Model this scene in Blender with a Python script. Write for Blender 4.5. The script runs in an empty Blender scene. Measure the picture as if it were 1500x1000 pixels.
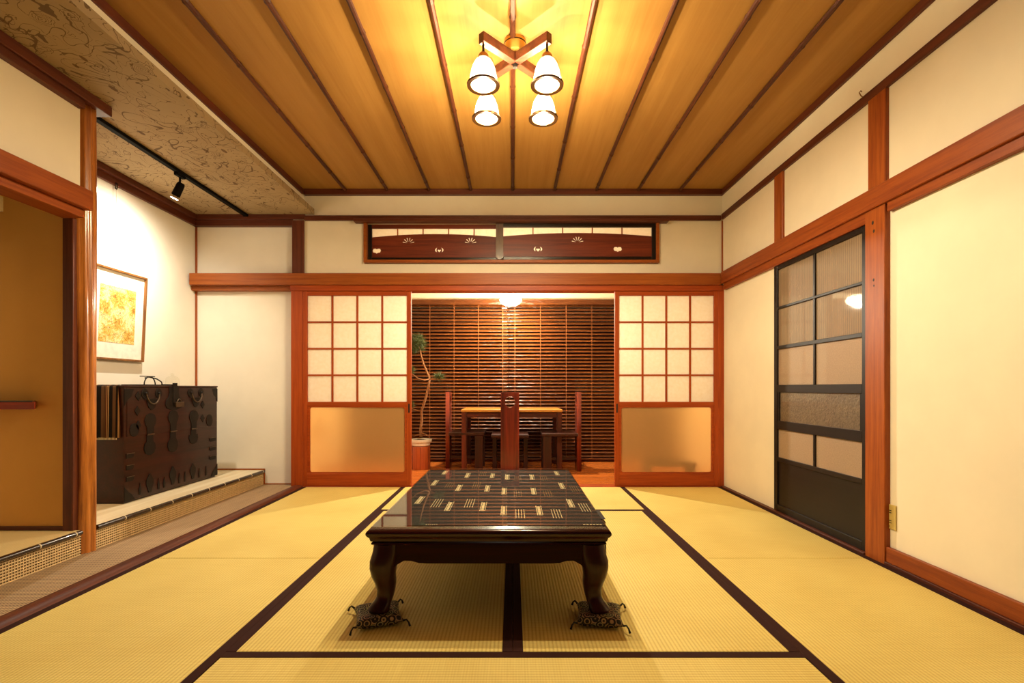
import bpy, bmesh, math, random
from mathutils import Vector, Matrix
random.seed(7)
PI = math.pi
S = bpy.context.scene
COL = S.collection

# ---------------------------------------------------------------- camera, world, light, exposure
EYE = 0.876                                   # eye height above the tatami
cam_d = bpy.data.cameras.new('camera')
cam_d.sensor_width = 36.0
cam_d.lens = 733.0 / 1500.0 * 36.0
cam_d.shift_x = -0.0007
cam_d.shift_y = 0.0453
cam_d.clip_start = 0.02
cam = bpy.data.objects.new('camera', cam_d)
COL.objects.link(cam)
cam.location = (0, 0, EYE)
cam.rotation_euler = (PI / 2, 0, 0)
S.camera = cam

w = bpy.data.worlds.new('night')
S.world = w
w.use_nodes = True
w.node_tree.nodes['Background'].inputs[0].default_value = (0.010, 0.012, 0.02, 1)
w.node_tree.nodes['Background'].inputs[1].default_value = 1.0

S.view_settings.view_transform = 'Standard'
S.view_settings.look = 'None'
S.view_settings.gamma = 1.0
S.view_settings.exposure = 0.12
S.view_settings.use_curve_mapping = False

BULB_COL = (1.0, 0.82, 0.52)
PEND_COL = (1.0, 0.89, 0.68)
BULB_W = 46.0          # watts of each chandelier bulb's lamp
PENDANT_W = 190.0
SPOT_W = 98.0

# ---------------------------------------------------------------- helpers
def lin(c):
    return tuple((v / 12.92 if v <= .04045 else ((v + .055) / 1.055) ** 2.4) for v in (x / 255 for x in c))

def rgb(*c):
    return lin(c) + (1,)

MATS = {}
def mat(name):
    m = bpy.data.materials.new(name)
    m.use_nodes = True
    nt = m.node_tree
    b = nt.nodes['Principled BSDF']
    MATS[name] = m
    return m, nt, b

def N(nt, t, **kw):
    n = nt.nodes.new(t)
    for k, v in kw.items():
        setattr(n, k, v)
    return n

def mth(nt, op, a, b=None, c=None):
    n = nt.nodes.new('ShaderNodeMath'); n.operation = op
    for i, v in enumerate((a, b, c)):
        if v is None: continue
        if hasattr(v, 'links') or hasattr(v, 'is_output'):
            nt.links.new(v, n.inputs[i])
        else:
            n.inputs[i].default_value = v
    return n.outputs[0]

def coords(nt, scale=(1, 1, 1)):
    tc = N(nt, 'ShaderNodeTexCoord')
    mp = N(nt, 'ShaderNodeMapping')
    mp.inputs['Scale'].default_value = scale
    nt.links.new(tc.outputs['Object'], mp.inputs[0])
    return mp.outputs[0]

def noise(nt, vec, scale, detail=4, rough=.55, dist=0):
    n = N(nt, 'ShaderNodeTexNoise')
    n.inputs['Scale'].default_value = scale
    n.inputs['Detail'].default_value = detail
    n.inputs['Roughness'].default_value = rough
    n.inputs['Distortion'].default_value = dist
    nt.links.new(vec, n.inputs['Vector'])
    return n.outputs['Fac']

def ramp(nt, fac, stops, interp='LINEAR'):
    r = N(nt, 'ShaderNodeValToRGB')
    r.color_ramp.interpolation = interp
    e = r.color_ramp.elements
    while len(e) < len(stops): e.new(.5)
    for el, (p, c) in zip(e, stops):
        el.position = p; el.color = c
    nt.links.new(fac, r.inputs[0])
    return r.outputs[0]

def mixc(nt, fac, a, b, mode='MIX'):
    n = N(nt, 'ShaderNodeMix', data_type='RGBA', blend_type=mode)
    for i, v in ((0, fac), (6, a), (7, b)):
        if hasattr(v, 'is_output'): nt.links.new(v, n.inputs[i])
        else: n.inputs[i].default_value = v
    return n.outputs[2]

def bump(nt, b, h, strength=.3, dist=.002):
    n = N(nt, 'ShaderNodeBump')
    n.inputs['Strength'].default_value = strength
    n.inputs['Distance'].default_value = dist
    nt.links.new(h, n.inputs['Height'])
    nt.links.new(n.outputs[0], b.inputs['Normal'])

def plain(name, c, rough=.5, metal=0, coat=0, spec=.5):
    m, nt, b = mat(name)
    v = coords(nt)
    f = noise(nt, v, 30, 3)
    c0 = rgb(*c); c1 = tuple(x * .86 for x in c0[:3]) + (1,)
    nt.links.new(ramp(nt, f, [(.3, c1), (.7, c0)]), b.inputs['Base Color'])
    b.inputs['Roughness'].default_value = rough
    b.inputs['Metallic'].default_value = metal
    b.inputs['Coat Weight'].default_value = coat
    b.inputs['Specular IOR Level'].default_value = spec
    return m

def wood(name, light, dark, axis='z', rough=.45, coat=0, grain=1.0):
    m, nt, b = mat(name)
    sc = {'x': (1.2, 26, 26), 'y': (26, 1.2, 26), 'z': (26, 26, 1.2)}[axis]
    v = coords(nt, tuple(s * grain for s in sc))
    f = noise(nt, v, 1.6, 6, .6, .4)
    f2 = noise(nt, v, 9, 3, .6)
    ff = mth(nt, 'ADD', mth(nt, 'MULTIPLY', f, .75), mth(nt, 'MULTIPLY', f2, .25))
    c0, c1 = rgb(*dark), rgb(*light)
    nt.links.new(ramp(nt, ff, [(.36, c0), (.6, c1)]), b.inputs['Base Color'])
    b.inputs['Roughness'].default_value = rough
    b.inputs['Coat Weight'].default_value = coat
    b.inputs['Coat Roughness'].default_value = .12
    b.inputs['Specular IOR Level'].default_value = .3
    bump(nt, b, ff, .12, .002)
    return m

def plaster(name, c, rough=.9):
    m, nt, b = mat(name)
    v = coords(nt)
    f = noise(nt, v, 3.0, 4); g = noise(nt, v, 260, 2)
    c0 = rgb(*c); c1 = tuple(x * .94 for x in c0[:3]) + (1,)
    nt.links.new(ramp(nt, f, [(.35, c1), (.65, c0)]), b.inputs['Base Color'])
    b.inputs['Roughness'].default_value = rough
    b.inputs['Specular IOR Level'].default_value = .2
    bump(nt, b, g, .15, .001)
    return m

class B:
    """collects shapes in one bmesh; coordinates are world ones unless the thing is local"""
    def __init__(s):
        s.bm = bmesh.new()
    def box(s, x0, x1, y0, y1, z0, z1):
        v = [s.bm.verts.new(p) for p in ((x0, y0, z0), (x1, y0, z0), (x1, y1, z0), (x0, y1, z0), (x0, y0, z1), (x1, y0, z1), (x1, y1, z1), (x0, y1, z1))]
        for f in ((3, 2, 1, 0), (4, 5, 6, 7), (0, 1, 5, 4), (1, 2, 6, 5), (2, 3, 7, 6), (3, 0, 4, 7)):
            s.bm.faces.new([v[i] for i in f])
        return s
    def loops(s, rings, cap0=True, cap1=True, closed=True):
        R = [[s.bm.verts.new(p) for p in r] for r in rings]
        n = len(R[0])
        for a, b in zip(R, R[1:]):
            for i in range(n if closed else n - 1):
                j = (i + 1) % n
                s.bm.faces.new((a[i], a[j], b[j], b[i]))
        if cap0: s.bm.faces.new(list(reversed(R[0])))
        if cap1: s.bm.faces.new(R[-1])
        return s
    def lathe(s, cx, cy, prof, n=24, cap0=True, cap1=True):
        return s.loops([[(cx + r * math.cos(2 * PI * i / n), cy + r * math.sin(2 * PI * i / n), z) for i in range(n)] for r, z in prof], cap0, cap1)
    def tube(s, pts, r, n=8, cap=True):
        pts = [Vector(p) for p in pts]
        rr = r if isinstance(r, (list, tuple)) else [r] * len(pts)
        rings = []
        up = None
        for i, p in enumerate(pts):
            t = (pts[min(i + 1, len(pts) - 1)] - pts[max(i - 1, 0)]).normalized()
            if up is None:
                up = Vector((0, 0, 1)) if abs(t.z) < .9 else Vector((1, 0, 0))
            u = t.cross(up).normalized(); v = u.cross(t).normalized(); up = v
            rings.append([tuple(p + (u * math.cos(2 * PI * k / n) + v * math.sin(2 * PI * k / n)) * rr[i]) for k in range(n)])
        return s.loops(rings, cap, cap)
    def prism(s, pts, d):
        """closed outline (3-D points) extruded by vector d"""
        d = Vector(d)
        return s.loops([[tuple(Vector(p)) for p in pts], [tuple(Vector(p) + d) for p in pts]])
    def ball(s, c, r, u=12, v=8, sc=(1, 1, 1)):
        m = Matrix.Translation(c) @ Matrix.Diagonal((sc[0], sc[1], sc[2], 1))
        bmesh.ops.create_uvsphere(s.bm, u_segments=u, v_segments=v, radius=r, matrix=m)
        return s
    def make(s, name, m, parent=None, bevel=0, smooth=False, local=False, seg=1):
        bm = s.bm
        bmesh.ops.recalc_face_normals(bm, faces=bm.faces[:])
        if bevel:
            bmesh.ops.bevel(bm, geom=[e for e in bm.edges if e.is_manifold and e.calc_face_angle(0) > .5], offset=bevel, segments=seg, affect='EDGES', clamp_overlap=True)
        off = Vector((0, 0, 0))
        if not local:
            p = parent
            while p is not None:
                off += p.location; p = p.parent
            if off.length: bmesh.ops.translate(bm, verts=bm.verts[:], vec=-off)
        me = bpy.data.meshes.new(name)
        bm.to_mesh(me); bm.free()
        for mm in (m if isinstance(m, (list, tuple)) else [m]):
            me.materials.append(mm)
        if smooth:
            me.polygons.foreach_set('use_smooth', [True] * len(me.polygons))
            if smooth != 'all': me.set_sharp_from_angle(angle=math.radians(42))
        o = bpy.data.objects.new(name, me)
        COL.objects.link(o)
        o.parent = parent
        return o

def bx(name, m, parent, dims, bevel=0, local=False):
    return B().box(*dims).make(name, m, parent, bevel, local=local)

def tag(o, label, cat=None, group=None, kind=None):
    if label: o['label'] = label
    if cat: o['category'] = cat
    if group: o['group'] = group
    if kind: o['kind'] = kind
    return o

def thing(name, loc, label, cat, group=None, rz=0, kind=None):
    o = bpy.data.objects.new(name, None)
    o.empty_display_size = .05
    COL.objects.link(o)
    o.location = loc; o.rotation_euler = (0, 0, rz)
    return tag(o, label, cat, group, kind)

def copy_tree(o, parent=None):
    c = o.copy(); COL.objects.link(c); c.parent = parent
    for ch in list(o.children): copy_tree(ch, c)
    return c

def struct(o, label, cat):
    return tag(o, label, cat, kind='structure')

# ---------------------------------------------------------------- materials
M_white = plaster('cream_plaster', (241, 231, 207))
M_alcove = plaster('white_plaster', (240, 234, 220))
M_ochre = plaster('ochre_plaster', (226, 170, 92))
W_cedar_x = wood('cedar_x', (160, 86, 28), (132, 62, 17), 'x')
W_cedar_y = wood('cedar_y', (150, 74, 24), (120, 50, 14), 'y')
W_cedar_z = wood('cedar_z', (164, 84, 26), (128, 56, 15), 'z')
W_red_z = wood('red_cedar_z', (170, 74, 22), (142, 54, 13), 'z')
W_red_x = wood('red_cedar_x', (170, 74, 22), (142, 54, 13), 'x')
W_dark_x = wood('dark_trim_x', (98, 47, 27), (72, 31, 18), 'x')
W_dark_y = wood('dark_trim_y', (98, 47, 27), (72, 31, 18), 'y')
W_dark_z = wood('dark_trim_z', (104, 50, 28), (76, 33, 18), 'z')
W_black_z = wood('black_door_z', (24, 13, 10), (14, 8, 6), 'z', rough=.45)
W_black_y = wood('black_door_y', (24, 13, 10), (14, 8, 6), 'y', rough=.45)
W_black_x = wood('black_frame_x', (24, 13, 10), (14, 8, 6), 'x', rough=.3, coat=.4)
W_ceil = wood('ceiling_cedar', (174, 130, 66), (162, 117, 56), 'y', rough=.6, grain=.35)
W_batten = wood('batten_bamboo', (84, 42, 23), (54, 25, 14), 'y', rough=.5)
W_log = wood('polished_log', (200, 124, 52), (116, 56, 20), 'z', rough=.3, coat=.4, grain=.9)
W_floor = wood('veranda_floor', (196, 110, 46), (160, 78, 28), 'x', rough=.25, coat=.3)
W_table = wood('lacquered_rosewood', (56, 16, 11), (32, 9, 7), 'x', rough=.25, coat=.5, grain=.6)
W_table_z = wood('lacquered_rosewood_leg', (56, 14, 10), (34, 8, 6), 'z', rough=.3, coat=.12, grain=.6)
W_apron = wood('lacquered_apron', (46, 11, 9), (28, 6, 6), 'x', rough=.5, grain=.6)
W_apron.node_tree.nodes['Principled BSDF'].inputs['Specular IOR Level'].default_value = .12
W_slat = wood('blind_slat', (100, 52, 17), (66, 30, 9), 'x', rough=.4)
def warp(m):
    nt = m.node_tree; b = nt.nodes['Principled BSDF']
    g = N(nt, 'ShaderNodeNewGeometry'); mp = N(nt, 'ShaderNodeMapping')
    mp.inputs['Scale'].default_value = (1.6, 1, 5.0)
    nt.links.new(g.outputs['Position'], mp.inputs[0])
    bump(nt, b, noise(nt, mp.outputs[0], 2.0, 3, .55, .6), 1.0, .035)
warp(W_slat)
W_din_top = wood('dining_top', (196, 138, 60), (168, 108, 42), 'x', rough=.3, coat=.3)
W_din = wood('dining_rustic', (104, 42, 22), (48, 18, 10), 'z', rough=.4, grain=.35)
W_din_x = wood('dining_rustic_x', (104, 42, 22), (60, 24, 12), 'x', rough=.4, grain=.5)
W_chair_dark = wood('chair_dark', (62, 26, 16), (30, 12, 8), 'z', rough=.35, grain=.4)
W_shade_x = wood('chandelier_wood', (92, 46, 26), (54, 25, 14), 'x', rough=.4, grain=.8)
W_stand = wood('stand_wood', (184, 92, 46), (150, 66, 30), 'z', rough=.35)
W_ranma = wood('transom_board', (120, 50, 26), (88, 34, 18), 'x', rough=.4, grain=.7)
W_chest = wood('chest_wood', (50, 17, 11), (28, 10, 7), 'y', rough=.4, coat=.2, grain=.6)
W_shelf = wood('shelf_red', (168, 56, 28), (120, 36, 18), 'x', rough=.3)
M_iron = plain('black_iron', (22, 16, 13), .6, 0, 0, .25)
M_iron_edge = plain('worn_iron', (96, 78, 60), .4, .8)
M_black = plain('black_metal', (12, 10, 9), .7, 0, 0, .08)
M_brass = plain('aged_brass', (150, 110, 60), .3, .9)
M_bronze = plain('dark_bronze', (84, 56, 28), .3, .7)
M_gold = plain('gold_canopy', (214, 170, 84), .35, .6)
M_heri = plain('mat_border_cloth', (50, 20, 14), .9, 0, 0, .2)
M_tape = plain('ladder_tape', (150, 82, 30), .8)
M_alu = plain('aluminium', (210, 206, 200), .35, .7)
M_pot = plain('white_pot', (236, 226, 208), .35)
M_soil = plain('soil', (60, 42, 26), .95)
M_bark = plain('pine_bark', (140, 92, 52), .9)
M_plate = plain('socket_plate', (206, 180, 104), .4)
M_slot = plain('socket_slot', (20, 14, 10), .6)
M_chrome = plain('chrome', (230, 226, 220), .15, 1)
M_cord = plain('cord', (214, 206, 190), .6)
M_fringe = plain('cloth_cream', (226, 208, 160), .85)
M_node = plain('bamboo_node', (226, 206, 170), .6)
M_pole = plain('smoked_bamboo', (38, 22, 16), .25, 0, .4)
M_lat = plain('lattice_bamboo', (222, 192, 142), .7)
M_backing = plain('lattice_backing', (26, 14, 9), .9)
M_tassel = plain('tassel', (30, 26, 20), .8)
M_matboard = plain('mat_board', (246, 242, 232), .9)
M_cream_fit = plain('cream_fitting', (226, 206, 164), .6)

def m_tatami(name, c_hi, c_lo, rib=.0135):
    m, nt, b = mat(name)
    tc = N(nt, 'ShaderNodeTexCoord'); sp = N(nt, 'ShaderNodeSeparateXYZ')
    nt.links.new(tc.outputs['Object'], sp.inputs[0])
    X, Y = sp.outputs[0], sp.outputs[1]
    r1 = mth(nt, 'MULTIPLY_ADD', mth(nt, 'SINE', mth(nt, 'MULTIPLY', X, 2 * PI / rib)), .5, .5)
    r1 = mth(nt, 'POWER', r1, .45)
    r2 = mth(nt, 'MULTIPLY_ADD', mth(nt, 'SINE', mth(nt, 'MULTIPLY', Y, 2 * PI / .009)), .5, .5)
    v = coords(nt, (3, 90, 1))
    f = noise(nt, v, 2.2, 4, .6)
    big = noise(nt, coords(nt), 2.0, 2)
    t = mth(nt, 'ADD', mth(nt, 'MULTIPLY', r1, .5), mth(nt, 'ADD', mth(nt, 'MULTIPLY', f, .45), mth(nt, 'MULTIPLY', r2, .12)))
    t = mth(nt, 'ADD', t, mth(nt, 'MULTIPLY', mth(nt, 'SUBTRACT', big, .5), .5))
    nt.links.new(ramp(nt, t, [(.25, rgb(*c_lo)), (.85, rgb(*c_hi))]), b.inputs['Base Color'])
    b.inputs['Roughness'].default_value = .55
    b.inputs['Specular IOR Level'].default_value = .3
    bump(nt, b, mth(nt, 'ADD', r1, mth(nt, 'MULTIPLY', r2, .4)), .35, .002)
    return m
M_tatami = m_tatami('tatami', (229, 210, 128), (198, 170, 88))
M_tatami_pale = m_tatami('tatami_pale', (232, 212, 160), (206, 180, 118))

def m_woven(name, c_hi, c_lo, s):
    m, nt, b = mat(name)
    tc = N(nt, 'ShaderNodeTexCoord'); sp = N(nt, 'ShaderNodeSeparateXYZ')
    nt.links.new(tc.outputs['Object'], sp.inputs[0])
    a = mth(nt, 'SINE', mth(nt, 'MULTIPLY', mth(nt, 'ADD', sp.outputs[0], sp.outputs[1]), 2 * PI / s))
    c = mth(nt, 'SINE', mth(nt, 'MULTIPLY', mth(nt, 'SUBTRACT', sp.outputs[0], sp.outputs[1]), 2 * PI / s))
    p = mth(nt, 'MULTIPLY_ADD', mth(nt, 'MULTIPLY', a, c), .5, .5)
    f = noise(nt, coords(nt, (16, 1.5, 1)), 2, 3)
    t = mth(nt, 'ADD', mth(nt, 'MULTIPLY', p, .85), mth(nt, 'MULTIPLY', f, .25))
    nt.links.new(ramp(nt, t, [(.3, rgb(*c_lo)), (.75, rgb(*c_hi))]), b.inputs['Base Color'])
    b.inputs['Roughness'].default_value = .75
    bump(nt, b, p, .4, .002)
    return m
M_ajiro = m_woven('woven_strip', (200, 170, 130), (84, 60, 40), .03)

def m_wallpaper():
    m, nt, b = mat('vine_wallpaper')
    v = coords(nt, (1, 1, 1))
    # curling vine stems: thin iso-lines of a smooth noise
    n1 = noise(nt, v, 4.6, 1.5, .5, 1.5)
    stem = mth(nt, 'LESS_THAN', mth(nt, 'ABSOLUTE', mth(nt, 'SUBTRACT', n1, .5)), .009)
    n1b = noise(nt, coords(nt, (1.3, .8, 1)), 6.2, 1.5, .5, 2.0)
    stem2 = mth(nt, 'LESS_THAN', mth(nt, 'ABSOLUTE', mth(nt, 'SUBTRACT', n1b, .46)), .007)
    # flower heads: concentric petal outlines inside some cells
    vo = N(nt, 'ShaderNodeTexVoronoi'); vo.inputs['Scale'].default_value = 7.2
    nt.links.new(v, vo.inputs['Vector'])
    d = vo.outputs['Distance']
    wob = noise(nt, v, 34, 2)
    rings = mth(nt, 'LESS_THAN', mth(nt, 'ABSOLUTE', mth(nt, 'SINE', mth(nt, 'MULTIPLY_ADD', wob, 9.0, mth(nt, 'MULTIPLY', d, 55)))), .33)
    pick = mth(nt, 'GREATER_THAN', N(nt, 'ShaderNodeSeparateColor').outputs[0], .45)
    sc = nt.nodes[-1]
    sep = [n for n in nt.nodes if n.bl_idname == 'ShaderNodeSeparateColor'][0]
    nt.links.new(vo.outputs['Color'], sep.inputs[0])
    head = mth(nt, 'MULTIPLY', mth(nt, 'MULTIPLY', rings, mth(nt, 'LESS_THAN', d, .34)), pick)
    # leaves: elongated solid blobs
    lv = N(nt, 'ShaderNodeTexVoronoi'); lv.inputs['Scale'].default_value = 4.0
    nt.links.new(coords(nt, (2.4, 1.0, 1)), lv.inputs['Vector'])
    leaf = mth(nt, 'LESS_THAN', lv.outputs['Distance'], .12)
    ink = mth(nt, 'MAXIMUM', mth(nt, 'MAXIMUM', stem, stem2), head)
    base = ramp(nt, noise(nt, v, 2, 2), [(.3, rgb(154, 132, 98)), (.7, rgb(168, 146, 110))])
    c = mixc(nt, mth(nt, 'MULTIPLY', ink, .8), base, rgb(82, 56, 32))
    c = mixc(nt, mth(nt, 'MULTIPLY', leaf, .8), c, rgb(84, 54, 30))
    nt.links.new(c, b.inputs['Base Color'])
    b.inputs['Roughness'].default_value = .85
    return m
M_paper = m_wallpaper()

def m_shoji():
    m, nt, b = mat('shoji_paper')
    f = noise(nt, coords(nt), 40, 4)
    c = ramp(nt, f, [(.3, rgb(246, 238, 222)), (.7, rgb(252, 247, 236))])
    nt.links.new(c, b.inputs['Base Color'])
    b.inputs['Roughness'].default_value = .9
    tr = N(nt, 'ShaderNodeBsdfTranslucent'); nt.links.new(c, tr.inputs[0])
    mx = N(nt, 'ShaderNodeMixShader'); mx.inputs[0].default_value = .6
    nt.links.new(b.outputs[0], mx.inputs[1]); nt.links.new(tr.outputs[0], mx.inputs[2])
    nt.links.new(mx.outputs[0], nt.nodes['Material Output'].inputs[0])
    return m
M_shoji = m_shoji()

def m_frosted():
    m, nt, b = mat('frosted_glass')
    b.inputs['Base Color'].default_value = rgb(255, 214, 146)
    b.inputs['Transmission Weight'].default_value = 1
    b.inputs['Roughness'].default_value = .36
    b.inputs['IOR'].default_value = 1.3
    bump(nt, b, noise(nt, coords(nt), 160, 2), .08, .001)
    tl = N(nt, 'ShaderNodeBsdfTranslucent'); tl.inputs[0].default_value = rgb(246, 214, 158)
    df = N(nt, 'ShaderNodeBsdfDiffuse'); df.inputs[0].default_value = rgb(240, 196, 130)
    m1 = N(nt, 'ShaderNodeMixShader'); m1.inputs[0].default_value = .4
    nt.links.new(tl.outputs[0], m1.inputs[1]); nt.links.new(df.outputs[0], m1.inputs[2])
    m2 = N(nt, 'ShaderNodeMixShader'); m2.inputs[0].default_value = .2
    nt.links.new(b.outputs[0], m2.inputs[1]); nt.links.new(m1.outputs[0], m2.inputs[2])
    nt.links.new(m2.outputs[0], nt.nodes['Material Output'].inputs[0])
    return m
M_frost = m_frosted()

def m_thin_glass(name, tint=(255, 255, 255), ior=1.5):
    m, nt, b = mat(name)
    nt.nodes.remove(b)
    tr = N(nt, 'ShaderNodeBsdfTransparent'); tr.inputs[0].default_value = rgb(*tint)
    gl = N(nt, 'ShaderNodeBsdfGlossy'); gl.inputs['Roughness'].default_value = .015
    fr = N(nt, 'ShaderNodeFresnel'); fr.inputs['IOR'].default_value = ior
    mx = N(nt, 'ShaderNodeMixShader')
    ge = N(nt, 'ShaderNodeNewGeometry')
    ff = mth(nt, 'MULTIPLY', fr.outputs[0], mth(nt, 'SUBTRACT', 1.0, ge.outputs['Backfacing']))
    nt.links.new(ff, mx.inputs[0]); nt.links.new(tr.outputs[0], mx.inputs[1]); nt.links.new(gl.outputs[0], mx.inputs[2])
    nt.links.new(mx.outputs[0], nt.nodes['Material Output'].inputs[0])
    return m
M_glass = m_thin_glass('clear_glass', (252, 252, 250), 1.5)
M_night = m_thin_glass('window_glass', (120, 125, 130), 1.5)

def m_lampglass(name, t=.55):
    m, nt, b = mat(name)
    nt.nodes.remove(b)
    tr = N(nt, 'ShaderNodeBsdfTransparent'); tr.inputs[0].default_value = rgb(255, 250, 240)
    tl = N(nt, 'ShaderNodeBsdfTranslucent'); tl.inputs[0].default_value = rgb(255, 248, 232)
    df = N(nt, 'ShaderNodeBsdfDiffuse'); df.inputs[0].default_value = rgb(255, 248, 232)
    m1 = N(nt, 'ShaderNodeMixShader'); m1.inputs[0].default_value = .5
    nt.links.new(tl.outputs[0], m1.inputs[1]); nt.links.new(df.outputs[0], m1.inputs[2])
    m2 = N(nt, 'ShaderNodeMixShader'); m2.inputs[0].default_value = t
    nt.links.new(m1.outputs[0], m2.inputs[1]); nt.links.new(tr.outputs[0], m2.inputs[2])
    nt.links.new(m2.outputs[0], nt.nodes['Material Output'].inputs[0])
    return m
M_lampglass = m_lampglass('lamp_glass', .5)
M_pendglass = m_lampglass('pendant_glass', .5)

def m_emit(name, c, s):
    m, nt, b = mat(name)
    b.inputs['Base Color'].default_value = c + (1,)
    b.inputs['Emission Color'].default_value = c + (1,)
    b.inputs['Emission Strength'].default_value = s
    return m

def m_textured_glass(name, c, rib=None, rough=.12, sparkle=False):
    """obscure door glass with paper behind it: diffuse body under a smooth front face"""
    m, nt, b = mat(name)
    tc = N(nt, 'ShaderNodeTexCoord'); sp = N(nt, 'ShaderNodeSeparateXYZ')
    nt.links.new(tc.outputs['Object'], sp.inputs[0])
    if rib:
        h = mth(nt, 'MULTIPLY_ADD', mth(nt, 'SINE', mth(nt, 'MULTIPLY', sp.outputs[1], 2 * PI / rib)), .5, .5)
        g = mth(nt, 'ADD', mth(nt, 'MULTIPLY', h, .7), mth(nt, 'MULTIPLY', noise(nt, coords(nt, (1, 30, 2)), 3, 2), .5))
    else:
        g = noise(nt, coords(nt, (1, 1, 1)), 85 if sparkle else 140, 3, .7)
        h = g
    c0 = rgb(*c); c1 = tuple(x * (.35 if sparkle else .7) for x in c0[:3]) + (1,)
    nt.links.new(ramp(nt, g, [(.3, c1), (.7, c0)]), b.inputs['Base Color'])
    b.inputs['Roughness'].default_value = .35 if sparkle else .6
    bump(nt, b, h, .8 if sparkle else .3, .003)
    b.inputs['Coat Weight'].default_value = .6
    b.inputs['Coat Roughness'].default_value = .03
    return m
M_rib = m_textured_glass('reeded_glass', (136, 114, 88), .018)
M_obsc = m_textured_glass('obscure_glass', (168, 142, 116), None)
M_hammer = m_textured_glass('hammered_glass', (120, 104, 84), None, sparkle=True)

def m_stripes():
    m, nt, b = mat('striped_weave')
    tc = N(nt, 'ShaderNodeTexCoord'); sp = N(nt, 'ShaderNodeSeparateXYZ')
    nt.links.new(tc.outputs['Object'], sp.inputs[0])
    t = mth(nt, 'FRACT', mth(nt, 'MULTIPLY_ADD', sp.outputs[0], 1 / .156, 5.07))
    k, tan, wh, br = rgb(18, 13, 11), rgb(124, 90, 56), rgb(214, 178, 124), rgb(96, 48, 26)
    c = ramp(nt, t, [(0, wh), (.03, tan), (.07, br), (.10, k), (.28, tan), (.40, k), (.42, tan), (.46, br), (.50, wh), (.53, br), (.56, wh), (.60, k), (.75, tan), (.88, k), (.965, wh)], 'CONSTANT')
    nt.links.new(c, b.inputs['Base Color'])
    b.inputs['Roughness'].default_value = .9
    bump(nt, b, noise(nt, coords(nt, (300, 300, 60)), 2, 2), .3, .002)
    return m
M_stripe = m_stripes()

def m_brocade():
    m, nt, b = mat('brocade')
    v = coords(nt)
    vo = N(nt, 'ShaderNodeTexVoronoi'); vo.inputs['Scale'].default_value = 34
    vo.inputs['Randomness'].default_value = .55
    nt.links.new(v, vo.inputs['Vector'])
    d = vo.outputs['Distance']
    r = mth(nt, 'SINE', mth(nt, 'MULTIPLY', d, 22))
    c = ramp(nt, mth(nt, 'MULTIPLY_ADD', r, .5, .5), [(.55, rgb(12, 11, 11)), (.68, rgb(120, 112, 72)), (.9, rgb(186, 166, 118))])
    sc = mixc(nt, .35, c, mixc(nt, 1, c, vo.outputs['Color'], 'MULTIPLY'))
    nt.links.new(sc, b.inputs['Base Color'])
    b.inputs['Roughness'].default_value = .6
    return m
M_brocade = m_brocade()

def m_cloth():
    m, nt, b = mat('indigo_table_cloth')
    f = noise(nt, coords(nt, (160, 12, 1)), 2, 3)
    g = noise(nt, coords(nt), 9, 3)
    t = mth(nt, 'ADD', mth(nt, 'MULTIPLY', f, .6), mth(nt, 'MULTIPLY', g, .5))
    nt.links.new(ramp(nt, t, [(.3, rgb(18, 11, 9)), (.75, rgb(42, 27, 20))]), b.inputs['Base Color'])
    b.inputs['Roughness'].default_value = .9
    return m
M_cloth = m_cloth()
M_cloth_hi = plain('cloth_motif', (244, 224, 178), .9)
M_cloth_lo = plain('cloth_motif_dim', (150, 116, 72), .9)

def m_art():
    m, nt, b = mat('abstract_print')
    v = coords(nt, (1, 1, 1))
    n = noise(nt, v, 22, 6, .75, 2.5)
    vo = N(nt, 'ShaderNodeTexVoronoi', distance='CHEBYCHEV'); vo.inputs['Scale'].default_value = 9
    nt.links.new(v, vo.inputs['Vector'])
    t = mth(nt, 'ADD', mth(nt, 'MULTIPLY', n, .8), mth(nt, 'MULTIPLY', vo.outputs['Distance'], .35))
    c = ramp(nt, t, [(.3, rgb(96, 62, 24)), (.42, rgb(196, 140, 44)), (.52, rgb(226, 190, 96)), (.62, rgb(242, 228, 178)), (.8, rgb(206, 150, 60))])
    line = mth(nt, 'LESS_THAN', mth(nt, 'ABSOLUTE', mth(nt, 'SUBTRACT', noise(nt, v, 13, 3, .6, 2), .5)), .012)
    c = mixc(nt, mth(nt, 'MULTIPLY', line, .7), c, rgb(86, 58, 26))
    nt.links.new(c, b.inputs['Base Color'])
    b.inputs['Roughness'].default_value = .85
    return m
M_art = m_art()
M_needle = plain('pine_needles', (72, 80, 24), .6)

# ================================================================ STRUCTURE
YB = 4.49          # plaster face of the back wall
YF = 4.45          # face of its posts
YA = 4.55          # plaster face at the back of the alcoves
XR = 1.88          # right plaster face
XA = -2.88         # alcove's left plaster face
Y0 = -0.40         # wall behind the viewer
ZC = 2.645         # ceiling
# --- floor under everything
struct(bx('floor', M_tatami, None, (-2.95, 1.95, Y0, 4.44, -.12, -.045)), 'straw coloured floor bed under the tatami mats', 'floor')

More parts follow.
